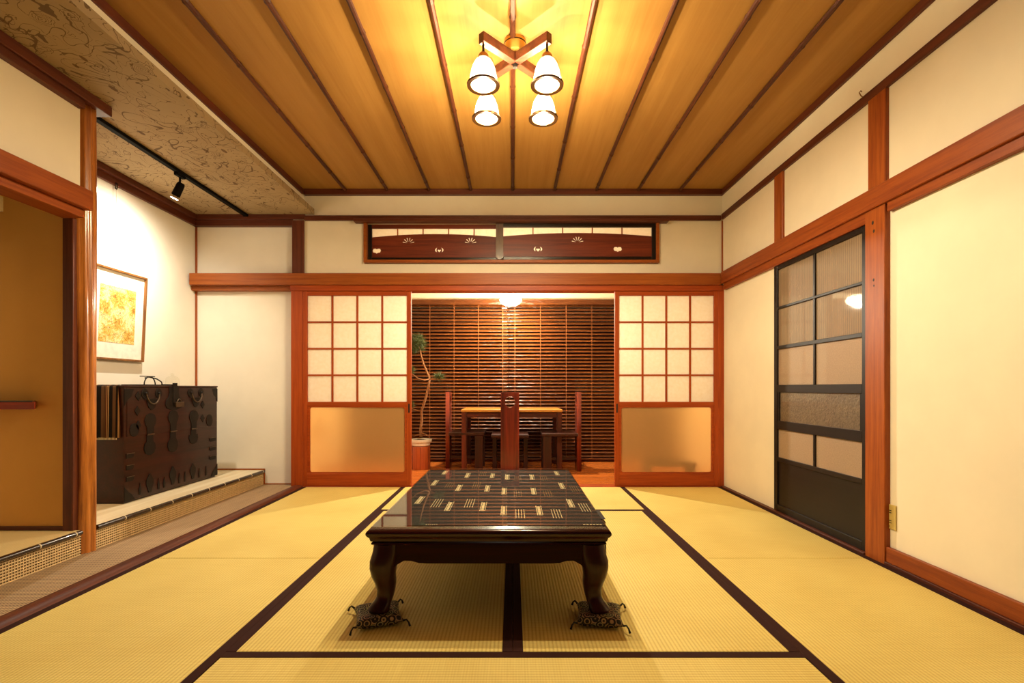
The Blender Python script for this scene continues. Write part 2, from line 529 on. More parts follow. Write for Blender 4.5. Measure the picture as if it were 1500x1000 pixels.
# tatami mats: (x0,x1,y0,y1, long axis, label)
def mat_obj(cx, cy, wd, ln, rot, heri, label):
    t = thing('tatami_mat', (cx, cy, -.045), label, 'mat', 'tatami mats on the floor', rot)
    h = .045
    B().box(-wd / 2, wd / 2, -ln / 2 + .001, ln / 2 - .001, 0, h - .001).make('straw_body', M_tatami, t, .003, local=True)
    for s in heri:
        x0 = s * (wd / 2 - .033) if s > 0 else -wd / 2 - .0005
        bx('cloth_border', M_heri, t, ((wd / 2 - .034, wd / 2 + .0004) if s > 0 else (-wd / 2 - .0004, -wd / 2 + .034)) + (-ln / 2, ln / 2, .004, h + .0006), .0008, local=True)
    return t
HW = .9275 / 1
mat_obj(-1.4075, 3.5045, .905, 1.849, 0, (-1, 1), 'tatami mat in the far left corner, ending at the left shoji door')
mat_obj(-1.4075, 1.6245, .905, 1.908, 0, (-1, 1), 'tatami mat along the brown sill, before the far left mat')
mat_obj(1.4000, 3.5045, .890, 1.849, 0, (-1, 1), 'tatami mat in the far right corner before the dark glazed door')
mat_obj(1.4000, 1.6245, .890, 1.908, 0, (-1, 1), 'tatami mat along the right wall, below the socket plate')
mat_obj(-.4775, 2.618, .953, 1.908, 0, (-1, 1), 'tatami mat under the left half of the low table')
mat_obj(.4775, 2.618, .953, 1.908, 0, (-1, 1), 'tatami mat under the right half of the low table')
mat_obj(0, 4.0012, .855, 1.908, PI / 2, (-1,), 'tatami mat lying crosswise behind the low table, before the opening')
mat_obj(0, 1.186, .950, 1.908, PI / 2, (1,), 'tatami mat lying crosswise in the foreground, before the low table')

# --- walls
def pieces(*dims):
    b = B()
    for d in dims: b.box(*d)
    return b
wb = pieces((-1.97, 1.95, YB, YB + .06, 2.346, 2.72), (-1.97, -1.33, YB, YB + .06, 1.78, 2.346),
            (1.306, 1.95, YB, YB + .06, 1.78, 2.346), (-1.33, 1.306, YB, YB + .06, 1.78, 1.99)).make('wall_back', M_white)
struct(wb, 'cream plaster wall above the shoji doors', 'wall')
wab = pieces((XA - .06, -1.95, YA, YA + .06, -.05, 2.5)).make('wall_alcove_back', M_alcove)
struct(wab, 'white plaster back wall of the alcove behind the iron chest', 'wall')
wl = pieces((XA - .06, XA, Y0, YA, -.05, 2.72)).make('wall_left', M_alcove)
struct(wl, 'white plaster alcove wall behind the framed print', 'wall')
wr = pieces((XR, XR + .06, Y0, 2.56, -.05, 2.72), (XR, XR + .06, 2.56, 3.59, 1.74, 2.72), (XR, XR + .06, 3.59, YB + .06, -.05, 2.72)).make('wall_right', M_white)
struct(wr, 'cream plaster wall on the right with the dark glazed door', 'wall')
wk = pieces((-2.32, -2.27, Y0, 2.625, 1.85, 2.44)).make('wall_alcove_front', M_white)
struct(wk, 'cream plaster strip above the near alcove, left of the pillar', 'wall')
wp = pieces((XA, -2.33, 2.625, 2.70, .10, 2.44)).make('wall_partition', M_ochre)
struct(wp, 'ochre plaster partition between the two alcoves, left of the pillar', 'wall')

# --- ceiling: boards and bamboo battens
cl = bx('ceiling', M_backing, None, (-1.95, XR + .05, Y0, YB + .05, ZC + .018, ZC + .06))
struct(cl, 'golden cedar board ceiling divided by dark bamboo battens', 'ceiling')
for k in range(10):
    x0 = -1.86 + k * .372 if k else -1.93
    x1 = -1.86 + (k + 1) * .372 if k < 9 else XR + .03
    bx('plank', W_ceil, cl, (x0 + .0015, x1 - .0015, Y0, YB + .04, ZC, ZC + .018))
for k in range(1, 10):
    x = -1.86 + k * .372
    b = B()
    rs, ys = [], []
    y = Y0
    nxt = Y0 + random.uniform(.2, .5)
    pts, rad = [], []
    while y < YB:
        pts.append((x, y, ZC - .010)); rad.append(.0135)
        if y > nxt:
            pts += [(x, y + .012, ZC - .010), (x, y + .02, ZC - .010), (x, y + .028, ZC - .010), (x, y + .04, ZC - .010)]
            rad += [.0135, .0165, .0165, .0135]
            nxt = y + random.uniform(.36, .5)
            y += .05
        y += .1
    pts.append((x, YB, ZC - .010)); rad.append(.0135)
    b.tube(pts, rad, 8).make('batten', W_batten, cl, smooth=True)

# --- cornices and rails of the main room
n_trim = [0]
def trim(dims, m, label, bevel=.002, more=()):
    n_trim[0] += 1
    b = B().box(*dims)
    for d in more: b.box(*d)
    return struct(b.make('trim_%d' % n_trim[0], m, None, bevel), label, 'trim')

trim((-1.86, XR, 4.445, YB, 2.597, ZC), W_dark_x, 'dark cornice where the ceiling meets the back wall')
trim((1.86, XR, Y0, 4.445, 2.597, ZC), W_dark_y, 'dark cornice where the ceiling meets the right wall')
trim((-1.885, -1.86, Y0, 4.445, 2.597, ZC), W_dark_y, 'dark cornice along the ceiling above the alcove bulkhead')
trim((-1.86, XR - .02, 4.462, YB, 2.372, 2.415), W_dark_x, 'dark rail across the back wall above the carved transom')
trim((1.86, XR, Y0, 4.462, 2.376, 2.425), W_dark_y, 'dark rail along the upper right wall')
# nageshi and kamoi
trim((-2.86, 1.84, 4.42, 4.47, 1.788, 1.890), W_cedar_x, 'long reddish cedar beam above the shoji doors', .003)
trim((1.838, XR, Y0, 4.42, 1.795, 1.898), W_cedar_y, 'reddish cedar beam along the right wall above the dark door', .003)
trim((-2.26, -2.19, Y0, 2.615, 1.80, 1.90), W_cedar_y, 'reddish cedar beam over the near alcove, left of the pillar', .003)
trim((-1.975, 1.86, 4.438, 4.56, 1.738, 1.788), W_red_x, 'door head with the sliding tracks of the shoji doors')
trim((XA, -1.965, 4.48, YA, 1.750, 1.790), W_cedar_x, 'thin cedar rail under the beam in the alcove')
trim((1.855, XR + .02, Y0, 2.48, 1.750, 1.797), W_cedar_y, 'thin rail under the right beam, nearer than the post')
trim((1.855, XR + .04, 2.62, 4.40, 1.738, 1.797), W_cedar_y, 'door head rail above the dark glazed door')
trim((-2.34, -2.225, Y0, 2.60, 1.757, 1.80), W_cedar_y, 'head rail under the beam over the near alcove')
# posts
trim((-1.973, -1.868, YF, YB + .07, -.05, 1.79), W_red_z, 'reddish post left of the left shoji door', .003)
trim((-1.973, -1.868, YF + .02, YB + .07, 1.888, 2.376), W_dark_z, 'short dark post above the beam, left of the carved transom', .003)
trim((1.828, 1.882, YF, YB + .06, -.05, 1.79), W_red_z, 'reddish post in the far right corner', .003)
trim((1.852, XR + .05, 2.492, 2.632, -.05, 1.797), W_cedar_z, 'knotty cedar post between dark door and socket plate', .003)
trim((1.862, XR + .05, 2.500, 2.625, 1.897, 2.378), W_cedar_z, 'upper cedar post above the right beam, over the knotty post', .003)
trim((1.864, XR + .02, 3.46, 3.57, 1.897, 2.378), W_cedar_z, 'narrow cedar stud above the dark door', .003)
trim((1.872, 1.882, YB - .018, YB, 1.89, 2.372), W_cedar_z, 'thin corner bead in the far right corner')
trim((XA, XA + .014, YA - .014, YA, .13, 2.36), W_cedar_z, 'thin corner bead in the back corner of the alcove')
trim((-2.345, -2.29, 2.605, 2.64, .0, 1.76), W_dark_z, 'dark upright strip left of the log pillar')
trim((XA, -2.345, 2.612, 2.63, .13, .152), W_dark_x, 'thin dark skirting under the ochre partition')
# sills at floor level
b = B()
b.loops([[(-1.952, y, -.05), (-1.952, y, .004), (-1.944, y, .011), (-1.90, y, .013), (-1.872, y, .007), (-1.862, y, -.004), (-1.862, y, -.05)] for y in (Y0, YF)])
n_trim[0] += 1
struct(b.make('trim_%d' % n_trim[0], W_dark_y, None, smooth=True), 'dark polished sill between the tatami and the woven strip', 'trim')
trim((1.845, XR, 2.632, 4.45, -.05, .008), W_dark_y, 'dark narrow sill along the right wall at floor level')
trim((-1.868, 1.828, 4.431, 4.56, -.05, -.0005), W_red_x, 'door sill with tracks under the shoji doors')
struct(bx('baseboard_right', W_cedar_y, None, (1.858, XR, Y0, 2.492, .012, .085), .002), 'reddish baseboard under the socket plate', 'baseboard')
trim((1.848, XR, Y0, 2.492, -.05, .012), W_dark_y, 'dark strip below the right baseboard')

# --- alcove soffit (wallpapered bulkhead)
sf = bx('ceiling_alcove', M_paper, None, (XA, -1.78, Y0, YA, 2.43, 2.48))
struct(sf, 'lowered tan ceiling over the alcoves papered with brown flower vines', 'ceiling')
struct(pieces((-1.93, -1.875, Y0, YB, 2.48, 2.72)).make('wall_bulkhead', M_white), 'cream plaster strip above the papered alcove ceiling', 'wall')
trim((XA, XA + .05, 2.70, YA, 2.385, 2.43), W_dark_y, 'dark stepped cornice on the alcove wall over the print', .002, more=[(XA, XA + .025, 2.70, YA, 2.335, 2.386)])
trim((XA, -1.86, YA - .075, YA, 2.385, 2.43), W_dark_x, 'dark stepped cornice at the back of the alcove', .002, more=[(XA, -1.97, YA - .05, YA, 2.335, 2.386)])
trim((-2.32, -2.22, Y0, 2.775, 2.375, 2.43), W_dark_y, 'dark stepped beam under the papered ceiling, left of the pillar', .003, more=[(-2.315, -2.235, Y0, 2.62, 2.335, 2.376)])

# --- log pillar
pr = B()
rings = []
NP = 40
for z in [-.05, 0] + [i * .06 for i in range(1, 40)] + [2.376]:
    ring = []
    for i in range(NP):
        a = 2 * PI * i / NP
        r = .055 + .0045 * math.sin(7 * a + 1.5 * math.sin(z * 2.3)) * (.5 + .5 * math.sin(z * 3.1 + a)) + .0034 * math.sin(11 * a + z * 1.7) + .0015 * math.sin(3 * a + z * 4)
        r *= 1.04 - .03 * z / 2.3
        ring.append((-2.308 + r * math.cos(a), 2.685 + r * math.sin(a), z))
    rings.append(ring)
pil = pr.loops(rings).make('trim_pillar', W_log, None, smooth='all')
struct(pil, 'polished log pillar with rippled bark marks at the alcove edge', 'pillar')

# --- alcove platform, riser lattice, bamboo pole
pf = bx('floor_alcove', M_backing, None, (XA, -2.275, Y0, YA, -.05, .118))
struct(pf, 'raised alcove platform with bamboo lattice front', 'floor')
bx('tatami_top', M_tatami_pale, pf, (XA, -2.262, Y0, 2.62, .118, .131))
m_pale = wood('pale_board', (232, 220, 190), (214, 196, 158), 'y', rough=.5, grain=.5)
bx('board_top', m_pale, pf, (XA, -2.262, 2.70, YA, .118, .131))
lb = B()
def lattice(y0, y1):
    y = y0
    while y < y1:
        lb.box(-2.272, -2.264, y, y + .0048, 0, .112); y += .0135
    for k in range(9):
        z = .002 + k * .0135
        lb.box(-2.266, -2.260, y0, y1, z, z + .0048)
lattice(Y0, 2.62); lattice(2.70, YA - .012)
lt = lb.make('lattice', M_lat, pf); lt['kind'] = 'stuff'
for a, c in ((Y0, 2.61), (2.71, YA - .02)):
    B().tube([(-2.252, a, .122), (-2.252, c, .122)], .0125, 10).make('bamboo_pole', M_pole, pf, smooth=True)
nb = [2.376 - .2 * k for k in range(5)] + [2.573] + [2.9 + .2 * k for k in range(9)]
for y in nb:
    B().tube([(-2.252, y - .003, .122), (-2.252, y + .003, .122)], .0138, 10).make('node_ring', M_node, pf, smooth=True)
wsx = bx('floor_woven_strip', M_ajiro, None, (-2.275, -1.95, Y0, YA, -.05, 0))
struct(wsx, 'brown woven floor strip between sill and alcove platform', 'floor')
trim((XA, -2.262, YA - .01, YA, .131, .143), W_cedar_x, 'thin cedar bead along the platform at the back wall', .001,
     more=[(-2.262, -2.250, YA - .01, YA, 0, .143), (-2.250, -1.973, YA - .01, YA, 0, .010)])

# --- veranda beyond the doors
VX0, VX1, VY = -2.05, 2.05, 6.06
vf = bx('floor_veranda', M_backing, None, (VX0, VX1, 4.56, VY, -.08, -.021))
struct(vf, 'orange brown plank floor of the veranda', 'floor')
y = 4.56; k = 0
while y < VY - .01:
    y1 = min(y + .09, VY)
    cut = random.uniform(-1.2, 1.2)
    for a, c in ((VX0, cut), (cut, VX1)):
        bx('plank', W_floor, vf, (a + .0008, c - .0008, y + .0008, y1 - .0008, -.021, -.003), .0008)
    y = y1
struct(pieces((VX0 - .05, VX0, 4.56, VY + .05, -.05, 2.4)).make('wall_veranda_left', M_white), 'cream end wall of the veranda, left', 'wall')
struct(pieces((VX1, VX1 + .05, 4.56, VY + .05, -.05, 2.4)).make('wall_veranda_right', M_white), 'cream end wall of the veranda, right', 'wall')
struct(pieces((VX0 - .05, VX1 + .05, VY, VY + .06, 1.91, 2.45), (VX0 - .05, -1.93, VY, VY + .06, -.05, 1.93), (1.93, VX1 + .05, VY, VY + .06, -.05, 1.93)).make('wall_veranda_back', M_white), 'pale wall strip above the wooden blinds', 'wall')
struct(pieces((VX0 - .05, VX1 + .05, 4.55, VY + .06, 2.40, 2.45)).make('ceiling_veranda', M_white), 'pale ceiling of the veranda', 'ceiling')
struct(pieces((VX0 - .05, -1.90, YA + .062, YA + .11, -.05, 2.45), (1.86, VX1 + .05, YA + .062, YA + .11, -.05, 2.45)).make('wall_veranda_front', M_white), 'cream wall between veranda and room', 'wall')
win = thing('window_1', (0, VY + .03, 0), 'wide dark window behind the wooden blinds', 'window', kind='structure')
bx('sill', W_cedar_x, win, (-1.93, 1.93, VY - .05, VY + .06, -.003, .02), .002)
bx('track', M_alu, win, (-1.93, 1.93, VY - .045, VY - .03, .02, .028))
for x in (-1.93, -.13, 1.87):
    bx('stile', M_alu, win, (x, x + .06, VY + .012, VY + .045, .02, 1.93), .002)
bx('rail', M_alu, win, (-1.93, 1.93, VY + .012, VY + .045, 1.85, 1.91), .002)
for x0, x1 in ((-1.87, -.13), (-.07, 1.87)):
    bx('pane', M_night, win, (x0, x1, VY + .027, VY + .030, .02, 1.87))

# ================================================================ SHOJI DOORS
def shoji(name, x0, x1, y0, label, pull_right):
    y1 = y0 + .032
    d = thing(name, ((x0 + x1) / 2, y0, 0), label, 'door', kind='structure')
    zt, zp1, zp0, zg1, zg0 = 1.738, 1.698, .752, .716, .112
    sw = .036
    for a in (x0, x1 - sw):
        bx('stile', W_red_z, d, (a, a + sw, y0, y1, .002, zt), .0015)
    bx('rail', W_red_x, d, (x0 + sw, x1 - sw, y0 + .001, y1 - .001, zp1, zt - .001), .0015)
    bx('rail', W_red_x, d, (x0 + sw, x1 - sw, y0 + .001, y1 - .001, zg1, zp0), .0015)
    bx('rail', W_red_x, d, (x0 + sw, x1 - sw, y0 + .001, y1 - .001, .002, zg0), .0015)
    px0, px1 = x0 + sw, x1 - sw
    cw, ch = (px1 - px0) / 4, (zp1 - zp0) / 4
    for i in range(1, 4):
        x = px0 + i * cw
        bx('muntin', W_red_z, d, (x - .008, x + .008, y0 + .004, y0 + .018, zp0, zp1), .001)
        z = zp0 + i * ch
        bx('muntin', W_red_x, d, (px0, px1, y0 + .005, y0 + .019, z - .008, z + .008), .001)
    for i in range(4):
        for j in range(4):
            bx('paper_pane', M_shoji, d, (px0 + i * cw, px0 + (i + 1) * cw, y0 + .019, y0 + .0205, zp0 + j * ch, zp0 + (j + 1) * ch))
    # lower glass with a rounded inner frame
    gx0, gx1, g0, g1, r = px0 + .022, px1 - .022, zg0 + .014, zg1 - .014, .018
    inner, outer = [], []
    for cx, cz, a0 in ((gx1 - r, g1 - r, 0), (gx0 + r, g1 - r, 90), (gx0 + r, g0 + r, 180), (gx1 - r, g0 + r, 270)):
        for q in range(4):
            a = math.radians(a0 + q * 30)
            inner.append((cx + r * math.cos(a), cz + r * math.sin(a)))
            ox = (px1 if math.cos(a) > .01 else px0 if math.cos(a) < -.01 else (px1 if cx > (gx0 + gx1) / 2 else px0))
            oz = (zg1 if math.sin(a) > .01 else zg0 if math.sin(a) < -.01 else (zg1 if cz > (g0 + g1) / 2 else zg0))
            outer.append((px1 if cx > (gx0 + gx1) / 2 else px0, zg1 if cz > (g0 + g1) / 2 else zg0))
    n = len(inner)
    # outer ring walks the rectangle corner by corner
    b = B()
    def q3(p, y): return (p[0], y, p[1])
    rings = [[q3(p, y0 + .006) for p in outer], [q3(p, y0 + .006) for p in inner], [q3(p, y0 + .024) for p in inner], [q3(p, y0 + .024) for p in outer]]
    b.loops(rings, False, False)
    bmesh.ops.remove_doubles(b.bm, verts=b.bm.verts[:], dist=1e-5)
    b.make('glass_frame', W_red_x, d)
    bx('glass_pane', M_frost, d, (gx0 - .01, gx1 + .01, y0 + .013, y0 + .017, g0 - .01, g1 + .01))
    xx = x1 - sw / 2 if pull_right else x0 + sw / 2
    bx('finger_pull', M_slot, d, (xx - .007, xx + .007, y0 - .0012, y0 + .004, .655, .735), .0005)
    return d
shoji('door_1', -1.866, -.905, 4.452, 'left shoji door with frosted lower glass beside the potted pine', True)
shoji('door_2', .910, 1.829, 4.452, 'right shoji door with frosted lower glass in the far right corner', False)

# ================================================================ DARK GLAZED DOOR
dd = thing('door_3', (1.885, 3.10, 0), 'dark brown sliding door with obscure glass panes in the right wall', 'door', kind='structure')
dx0, dx1 = 1.866, 1.896
dy0, dy1 = 2.634, 3.575
for a, c in ((dy0, dy0 + .042), (dy1 - .042, dy1)):
    bx('stile', W_black_z, dd, (dx0, dx1, a, c, .009, 1.738), .002)
zr = [(.009, .055), (.36, .388), (.585, .645), (.845, .897), (1.148, 1.172), (1.43, 1.446), (1.708, 1.738)]
for a, c in zr:
    bx('rail', W_black_y, dd, (dx0 + .001, dx1 - .001, dy0 + .042, dy1 - .042, a, c), .002)
ym = (dy0 + dy1) / 2
for a, c in ((.388, .585), (.897, 1.148), (1.172, 1.43), (1.446, 1.708)):
    bx('muntin', W_black_z, dd, (dx0 + .002, dx1 - .002, ym - .009, ym + .009, a, c), .001)
    for y0, y1 in ((dy0 + .042, ym - .009), (ym + .009, dy1 - .042)):
        bx('glass_pane', M_rib if a > 1.1 else M_obsc, dd, (dx0 + .012, dx0 + .017, y0, y1, a, c))
bx('glass_pane', M_hammer, dd, (dx0 + .012, dx0 + .017, dy0 + .042, dy1 - .042, .645, .845))
bx('rail', W_black_z, dd, (dx0 + .004, dx1 - .004, dy0 + .042, dy0 + .062, .645, .845), .001)
bx('rail', W_black_z, dd, (dx0 + .004, dx1 - .004, dy1 - .062, dy1 - .042, .645, .845), .001)
bx('board_panel', W_black_y, dd, (dx0 + .010, dx1 - .004, dy0 + .042, dy1 - .042, .055, .36))

post = [o for o in bpy.data.objects if o.get('label', '').startswith('knotty cedar post')][0]
for y, z, r in ((2.574, 1.725, .010), (2.566, 1.68, .009), (2.568, 1.43, .008), (2.566, 1.40, .006)):
    B().loops([[(x, y + r * .7 * math.cos(2 * PI * i / 12), z + r * math.sin(2 * PI * i / 12)) for i in range(12)] for x in (1.8526, 1.8514)]).make('knot', M_slot, post)
# ================================================================ TRANSOM
trim((-1.41, 1.384, 4.415, YB, 2.346, 2.374), W_dark_x, 'dark ledge over the carved transom', .006)
tf = B().box(-1.33, -1.302, 4.455, 4.56, 1.992, 2.346).box(1.278, 1.306, 4.455, 4.56, 1.992, 2.346).box(-1.302, 1.278, 4.455, 4.56, 1.992, 2.018)
n_trim[0] += 1
struct(tf.make('trim_%d' % n_trim[0], W_cedar_x, None, .002), 'cedar casing around the carved transom panels', 'trim')

def fan_slots(cx, cz, r0=.016, r1=.050, n=6):
    out = []
    for i in range(n):
        a = math.radians(14 + i * (152 / (n - 1)))
        da0, da1 = .055, .085
        out.append([(cx + r0 * math.cos(a - da0 * 1.6), cz + r0 * math.sin(a - da0 * 1.6)), (cx + r1 * math.cos(a - da1), cz + r1 * math.sin(a - da1)),
                    (cx + (r1 + .004) * math.cos(a), cz + (r1 + .004) * math.sin(a)), (cx + r1 * math.cos(a + da1), cz + r1 * math.sin(a + da1)), (cx + r0 * math.cos(a + da0 * 1.6), cz + r0 * math.sin(a + da0 * 1.6))])
    return out
def heart(cx, cz, s):
    pts = []
    for i in range(16):
        t = 2 * PI * i / 16
        pts.append((cx + s * 16 * math.sin(t) ** 3 / 16, cz + s * (13 * math.cos(t) - 5 * math.cos(2 * t) - 2 * math.cos(3 * t) - math.cos(4 * t)) / 16))
    return pts
def crescents(cx, cz):
    out = []
    for s in (-1, 1):
        pts = []
        for i in range(7):
            a = math.radians(-50 + i * 20)
            pts.append((cx + s * .038 * math.cos(a), cz + .026 * math.sin(a)))
        for i in range(6, -1, -1):
            a = math.radians(-50 + i * 20)
            pts.append((cx + s * (.012 + .013 * math.cos(a)), cz + .024 * math.sin(a)))
        out.append(pts[:7] + pts[8:13])
    return out
def bag(cx, cz):
    return [[(cx + dx, cz + dz) for dx, dz in ((-.012, .020), (0, .014), (.012, .020), (.030, .018), (.038, 0), (.030, -.016), (.012, -.018), (0, -.026), (-.012, -.018), (-.030, -.016), (-.038, 0), (-.030, .018))]]
def carved_panel(x0, x1, y, holes, label, lead):
    t = thing('transom_panel', ((x0 + x1) / 2, y, 2.02), label, 'transom', 'carved transom panels over the doors')
    z0, z1 = 2.0195, 2.3445
    fy0, fy1 = y, y + .026
    fm, fmz = W_black_x, W_black_z
    stw = .034
    for a, ww in ((x0, stw if not lead else .066), (x1 - stw, stw)):
        if lead and a == x0:
            # leading stile with a pointed foot
            B().prism([(a, fy0 - .006, z0 + .02), (a + ww / 2, fy0 - .006, z0 - .0), (a + ww, fy0 - .006, z0 + .02), (a + ww, fy0 - .006, z1), (a, fy0 - .006, z1)], (0, .032, 0)).make('leading_stile', W_lead, t)
        else:
            bx('stile', fmz, t, (a, a + ww, fy0, fy1, z0, z1), .001)
    a0 = x0 + (.066 if lead else stw); a1 = x1 - stw
    bx('rail', fm, t, (a0, a1, fy0, fy1, z0, z0 + .03), .003)
    bx('rail', W_ranma if not lead else fm, t, (a0, a1, fy0, fy1, z1 - .034, z1), .001)
    # arched board with real pierced holes
    cu = bpy.data.curves.new('outline', 'CURVE'); cu.dimensions = '2D'; cu.fill_mode = 'BOTH'; cu.extrude = .004
    def spline(pts):
        s = cu.splines.new('POLY'); s.points.add(len(pts) - 1)
        for p, (px, pz) in zip(s.points, pts): p.co = (px - t.location.x, pz - t.location.z, 0, 1)
        s.use_cyclic_u = True
    zb, zs, zm = z0 + .03, 2.232, 2.262
    top = []
    for i in range(17):
        u = i / 16
        top.append((a1 + (a0 - a1) * u, zs + (zm - zs) * (1 - (2 * u - 1) ** 2)))
    spline([(a0, zb), (a1, zb)] + top)
    for h in holes: spline([(px, pz) for px, pz in h])
    tmp = bpy.data.objects.new('outline', cu); COL.objects.link(tmp)
    dg = bpy.context.evaluated_depsgraph_get()
    me = bpy.data.meshes.new_from_object(tmp.evaluated_get(dg))
    bpy.data.objects.remove(tmp); bpy.data.curves.remove(cu)
    me.transform(Matrix.Translation((0, .013, 0)) @ Matrix.Rotation(PI / 2, 4, 'X'))
    me.materials.clear(); me.materials.append(W_ranma)
    o = bpy.data.objects.new('carved_board', me); COL.objects.link(o); o.parent = t
    # paper behind
    bx('paper_backing', M_shoji, t, (a0 - .005, a1 + .005, y + .0195, y + .021, zb - .005, z1 - .03))
    n = 5
    for i in range(1, n):
        x = a0 + (a1 - a0) * i / n
        bx('muntin', W_cedar_z, t, (x - .005, x + .005, y + .011, y + .019, zs - .01, z1 - .034))
    return t
W_lead = wood('grey_lacquer', (92, 70, 56), (60, 42, 34), 'z', rough=.25, coat=.6)
P = lambda px, py: ((px - 751) * .00611, EYE + (568 - py) * .00611)
h1 = bag(-1.226, 2.112) + fan_slots(-.940, 2.178) + crescents(-.662, 2.118) + [heart(-.662, 2.112, .015)] + fan_slots(-.380, 2.178)
carved_panel(-1.302, -.085, 4.500, h1, 'left carved transom panel, set behind the right one', False)
h2 = crescents(.226, 2.118) + [heart(.226, 2.112, .017)] + fan_slots(.580, 2.178) + bag(.940, 2.118)
carved_panel(-.150, 1.278, 4.468, h2, 'right carved transom panel with the grey leading stile', True)

# ================================================================ CHANDELIER
M_bulb = m_emit('bulb_glow', (1.0, .86, .6), 14)
CX, CY = .012, 2.555
ch = thing('chandelier', (CX, CY, ZC), 'four light ceiling lamp with a wooden cross and glass bell shades', 'lamp')
B().lathe(CX, CY, [(.056, ZC), (.056, 2.585), (.050, 2.578)], 28).make('canopy', M_gold, ch, smooth=True)
B().lathe(CX, CY, [(.0575, ZC - .022), (.0575, ZC - .017)], 28).make('canopy_band', M_iron, ch, smooth=True)
for r in (PI / 4, -PI / 4):
    b = B().box(-.232, .232, -.018, .018, 0, .05)
    b.bm.transform(Matrix.Translation((CX, CY, 2.526)) @ Matrix.Rotation(r, 4, 'Z'))
    b.make('wooden_arm', W_shade_x, ch, .003)
B().lathe(CX, CY, [(.012, 2.578), (.012, 2.51), (.006, 2.505)], 12).make('centre_pin', M_iron, ch, smooth=True)
for sx in (-1, 1):
    for sy in (-1, 1):
        x, y = CX + sx * .153, CY + sy * .150
        B().lathe(x, y, [(.006, 2.526), (.006, 2.492), (.010, 2.490), (.010, 2.478)], 10).make('stem', M_iron, ch, smooth=True)
        B().lathe(x, y, [(.010, 2.486), (.020, 2.480), (.026, 2.470), (.027, 2.456), (.024, 2.452)], 18).make('socket_cap', M_brass, ch, smooth=True)
        sh = B().lathe(x, y, [(.025, 2.458), (.037, 2.447), (.049, 2.425), (.058, 2.395), (.064, 2.362), (.067, 2.336)], 28, False, False).make('glass_shade', M_lampglass, ch, smooth='all')
        rg = B()
        prof = [(.0595, 2.327), (.0785, 2.325), (.0798, 2.333), (.070, 2.344), (.0595, 2.337), (.0595, 2.327)]
        rg.lathe(x, y, prof, 32, False, False)
        rg.make('rim_ring', M_bronze, sh, smooth=True)
        for q in range(4):
            a = PI / 4 + q * PI / 2 + .4
            pts = [(x + r * math.cos(a), y + r * math.sin(a), z) for r, z in ((.027, 2.460), (.042, 2.450), (.055, 2.426), (.064, 2.392), (.070, 2.360), (.074, 2.340))]
            B().tube(pts, .0012, 5).make('cage_wire', M_bronze, sh, smooth='all')
        B().lathe(x, y, [(.014, 2.456), (.016, 2.435), (.024, 2.415), (.029, 2.393), (.027, 2.378), (.016, 2.365), (.004, 2.361)], 16).make('bulb', M_bulb, ch, smooth='all')
        ld = bpy.data.lights.new('bulb_light', 'POINT'); ld.energy = BULB_W; ld.color = BULB_COL; ld.shadow_soft_size = .018
        lo = bpy.data.objects.new('bulb_light', ld); COL.objects.link(lo); lo.parent = ch
        lo.location = (x - CX, y - CY, 2.338 - ZC)

# ================================================================ PENDANT LAMP (veranda)
pl = thing('pendant_lamp', (-.022, 5.47, 2.40), 'clear saucer shaped glass pendant lamp over the dining table', 'lamp')
px_, py_ = -.022, 5.47
B().lathe(px_, py_, [(.045, 2.40), (.045, 2.385), (.01, 2.375)], 20).make('ceiling_rose', M_cord, pl, smooth=True)
B().tube([(px_, py_, 2.38), (px_, py_, 1.93)], .004, 8).make('cord', M_cord, pl, smooth=True)
B().lathe(px_, py_, [(.012, 1.94), (.020, 1.93), (.022, 1.895)], 14).make('lamp_holder', M_brass, pl, smooth=True)
B().lathe(px_, py_, [(.024, 1.905), (.060, 1.896), (.100, 1.870), (.120, 1.838), (.118, 1.828), (.100, 1.800), (.064, 1.778)], 32, False, False).make('glass_shade', M_pendglass, pl, smooth='all')
B().lathe(px_, py_, [(.016, 1.895), (.028, 1.87), (.034, 1.84), (.028, 1.815), (.010, 1.80)], 16).make('bulb', M_bulb, pl, smooth='all')
ld = bpy.data.lights.new('pendant_light', 'POINT'); ld.energy = PENDANT_W; ld.color = PEND_COL; ld.shadow_soft_size = .02
lo = bpy.data.objects.new('pendant_light', ld); COL.objects.link(lo); lo.parent = pl; lo.location = (0, 0, 1.785 - 2.40)

# ================================================================ TRACK LIGHT
tr = thing('track_rail', (-2.385, 3.4, 2.43), 'black lighting track on the papered alcove ceiling', 'track')
bx('rail', M_black, tr, (-2.403, -2.367, 2.2, YA - .08, 2.408, 2.43), .002)
bx('end_cap', M_black, tr, (-2.405, -2.365, YA - .085, YA - .075, 2.406, 2.43), .001)
sp = thing('track_spotlight', (-2.385, 3.587, 2.408), 'small black spotlight hanging from the ceiling track', 'spotlight')
bx('adapter', M_black, sp, (-2.400, -2.370, 3.54, 3.63, 2.385, 2.408), .003)
B().tube([(-2.385, 3.587, 2.388), (-2.385, 3.587, 2.325)], .007, 8).make('stem', M_black, sp, smooth=True)
dirv = Vector((-.30, 0.0, -.62)).normalized()
p0 = Vector((-2.380, 3.587, 2.330)); p1 = p0 + dirv * .085
B().tube([p0 - dirv * .015, p0, p1], [.020, .026, .028], 16).make('lamp_head', M_black, sp, smooth=True)
B().tube([p1, p1 + dirv * .02, p1 + dirv * .021], [.024, .032, .026], 16).make('reflector', M_chrome, sp, smooth=True)
M_spotglow = m_emit('spot_glow', (1.0, .95, .85), 30)
B().tube([p1 + dirv * .0215, p1 + dirv * .024], [.025, .022], 16).make('lens', M_spotglow, sp, smooth=True)
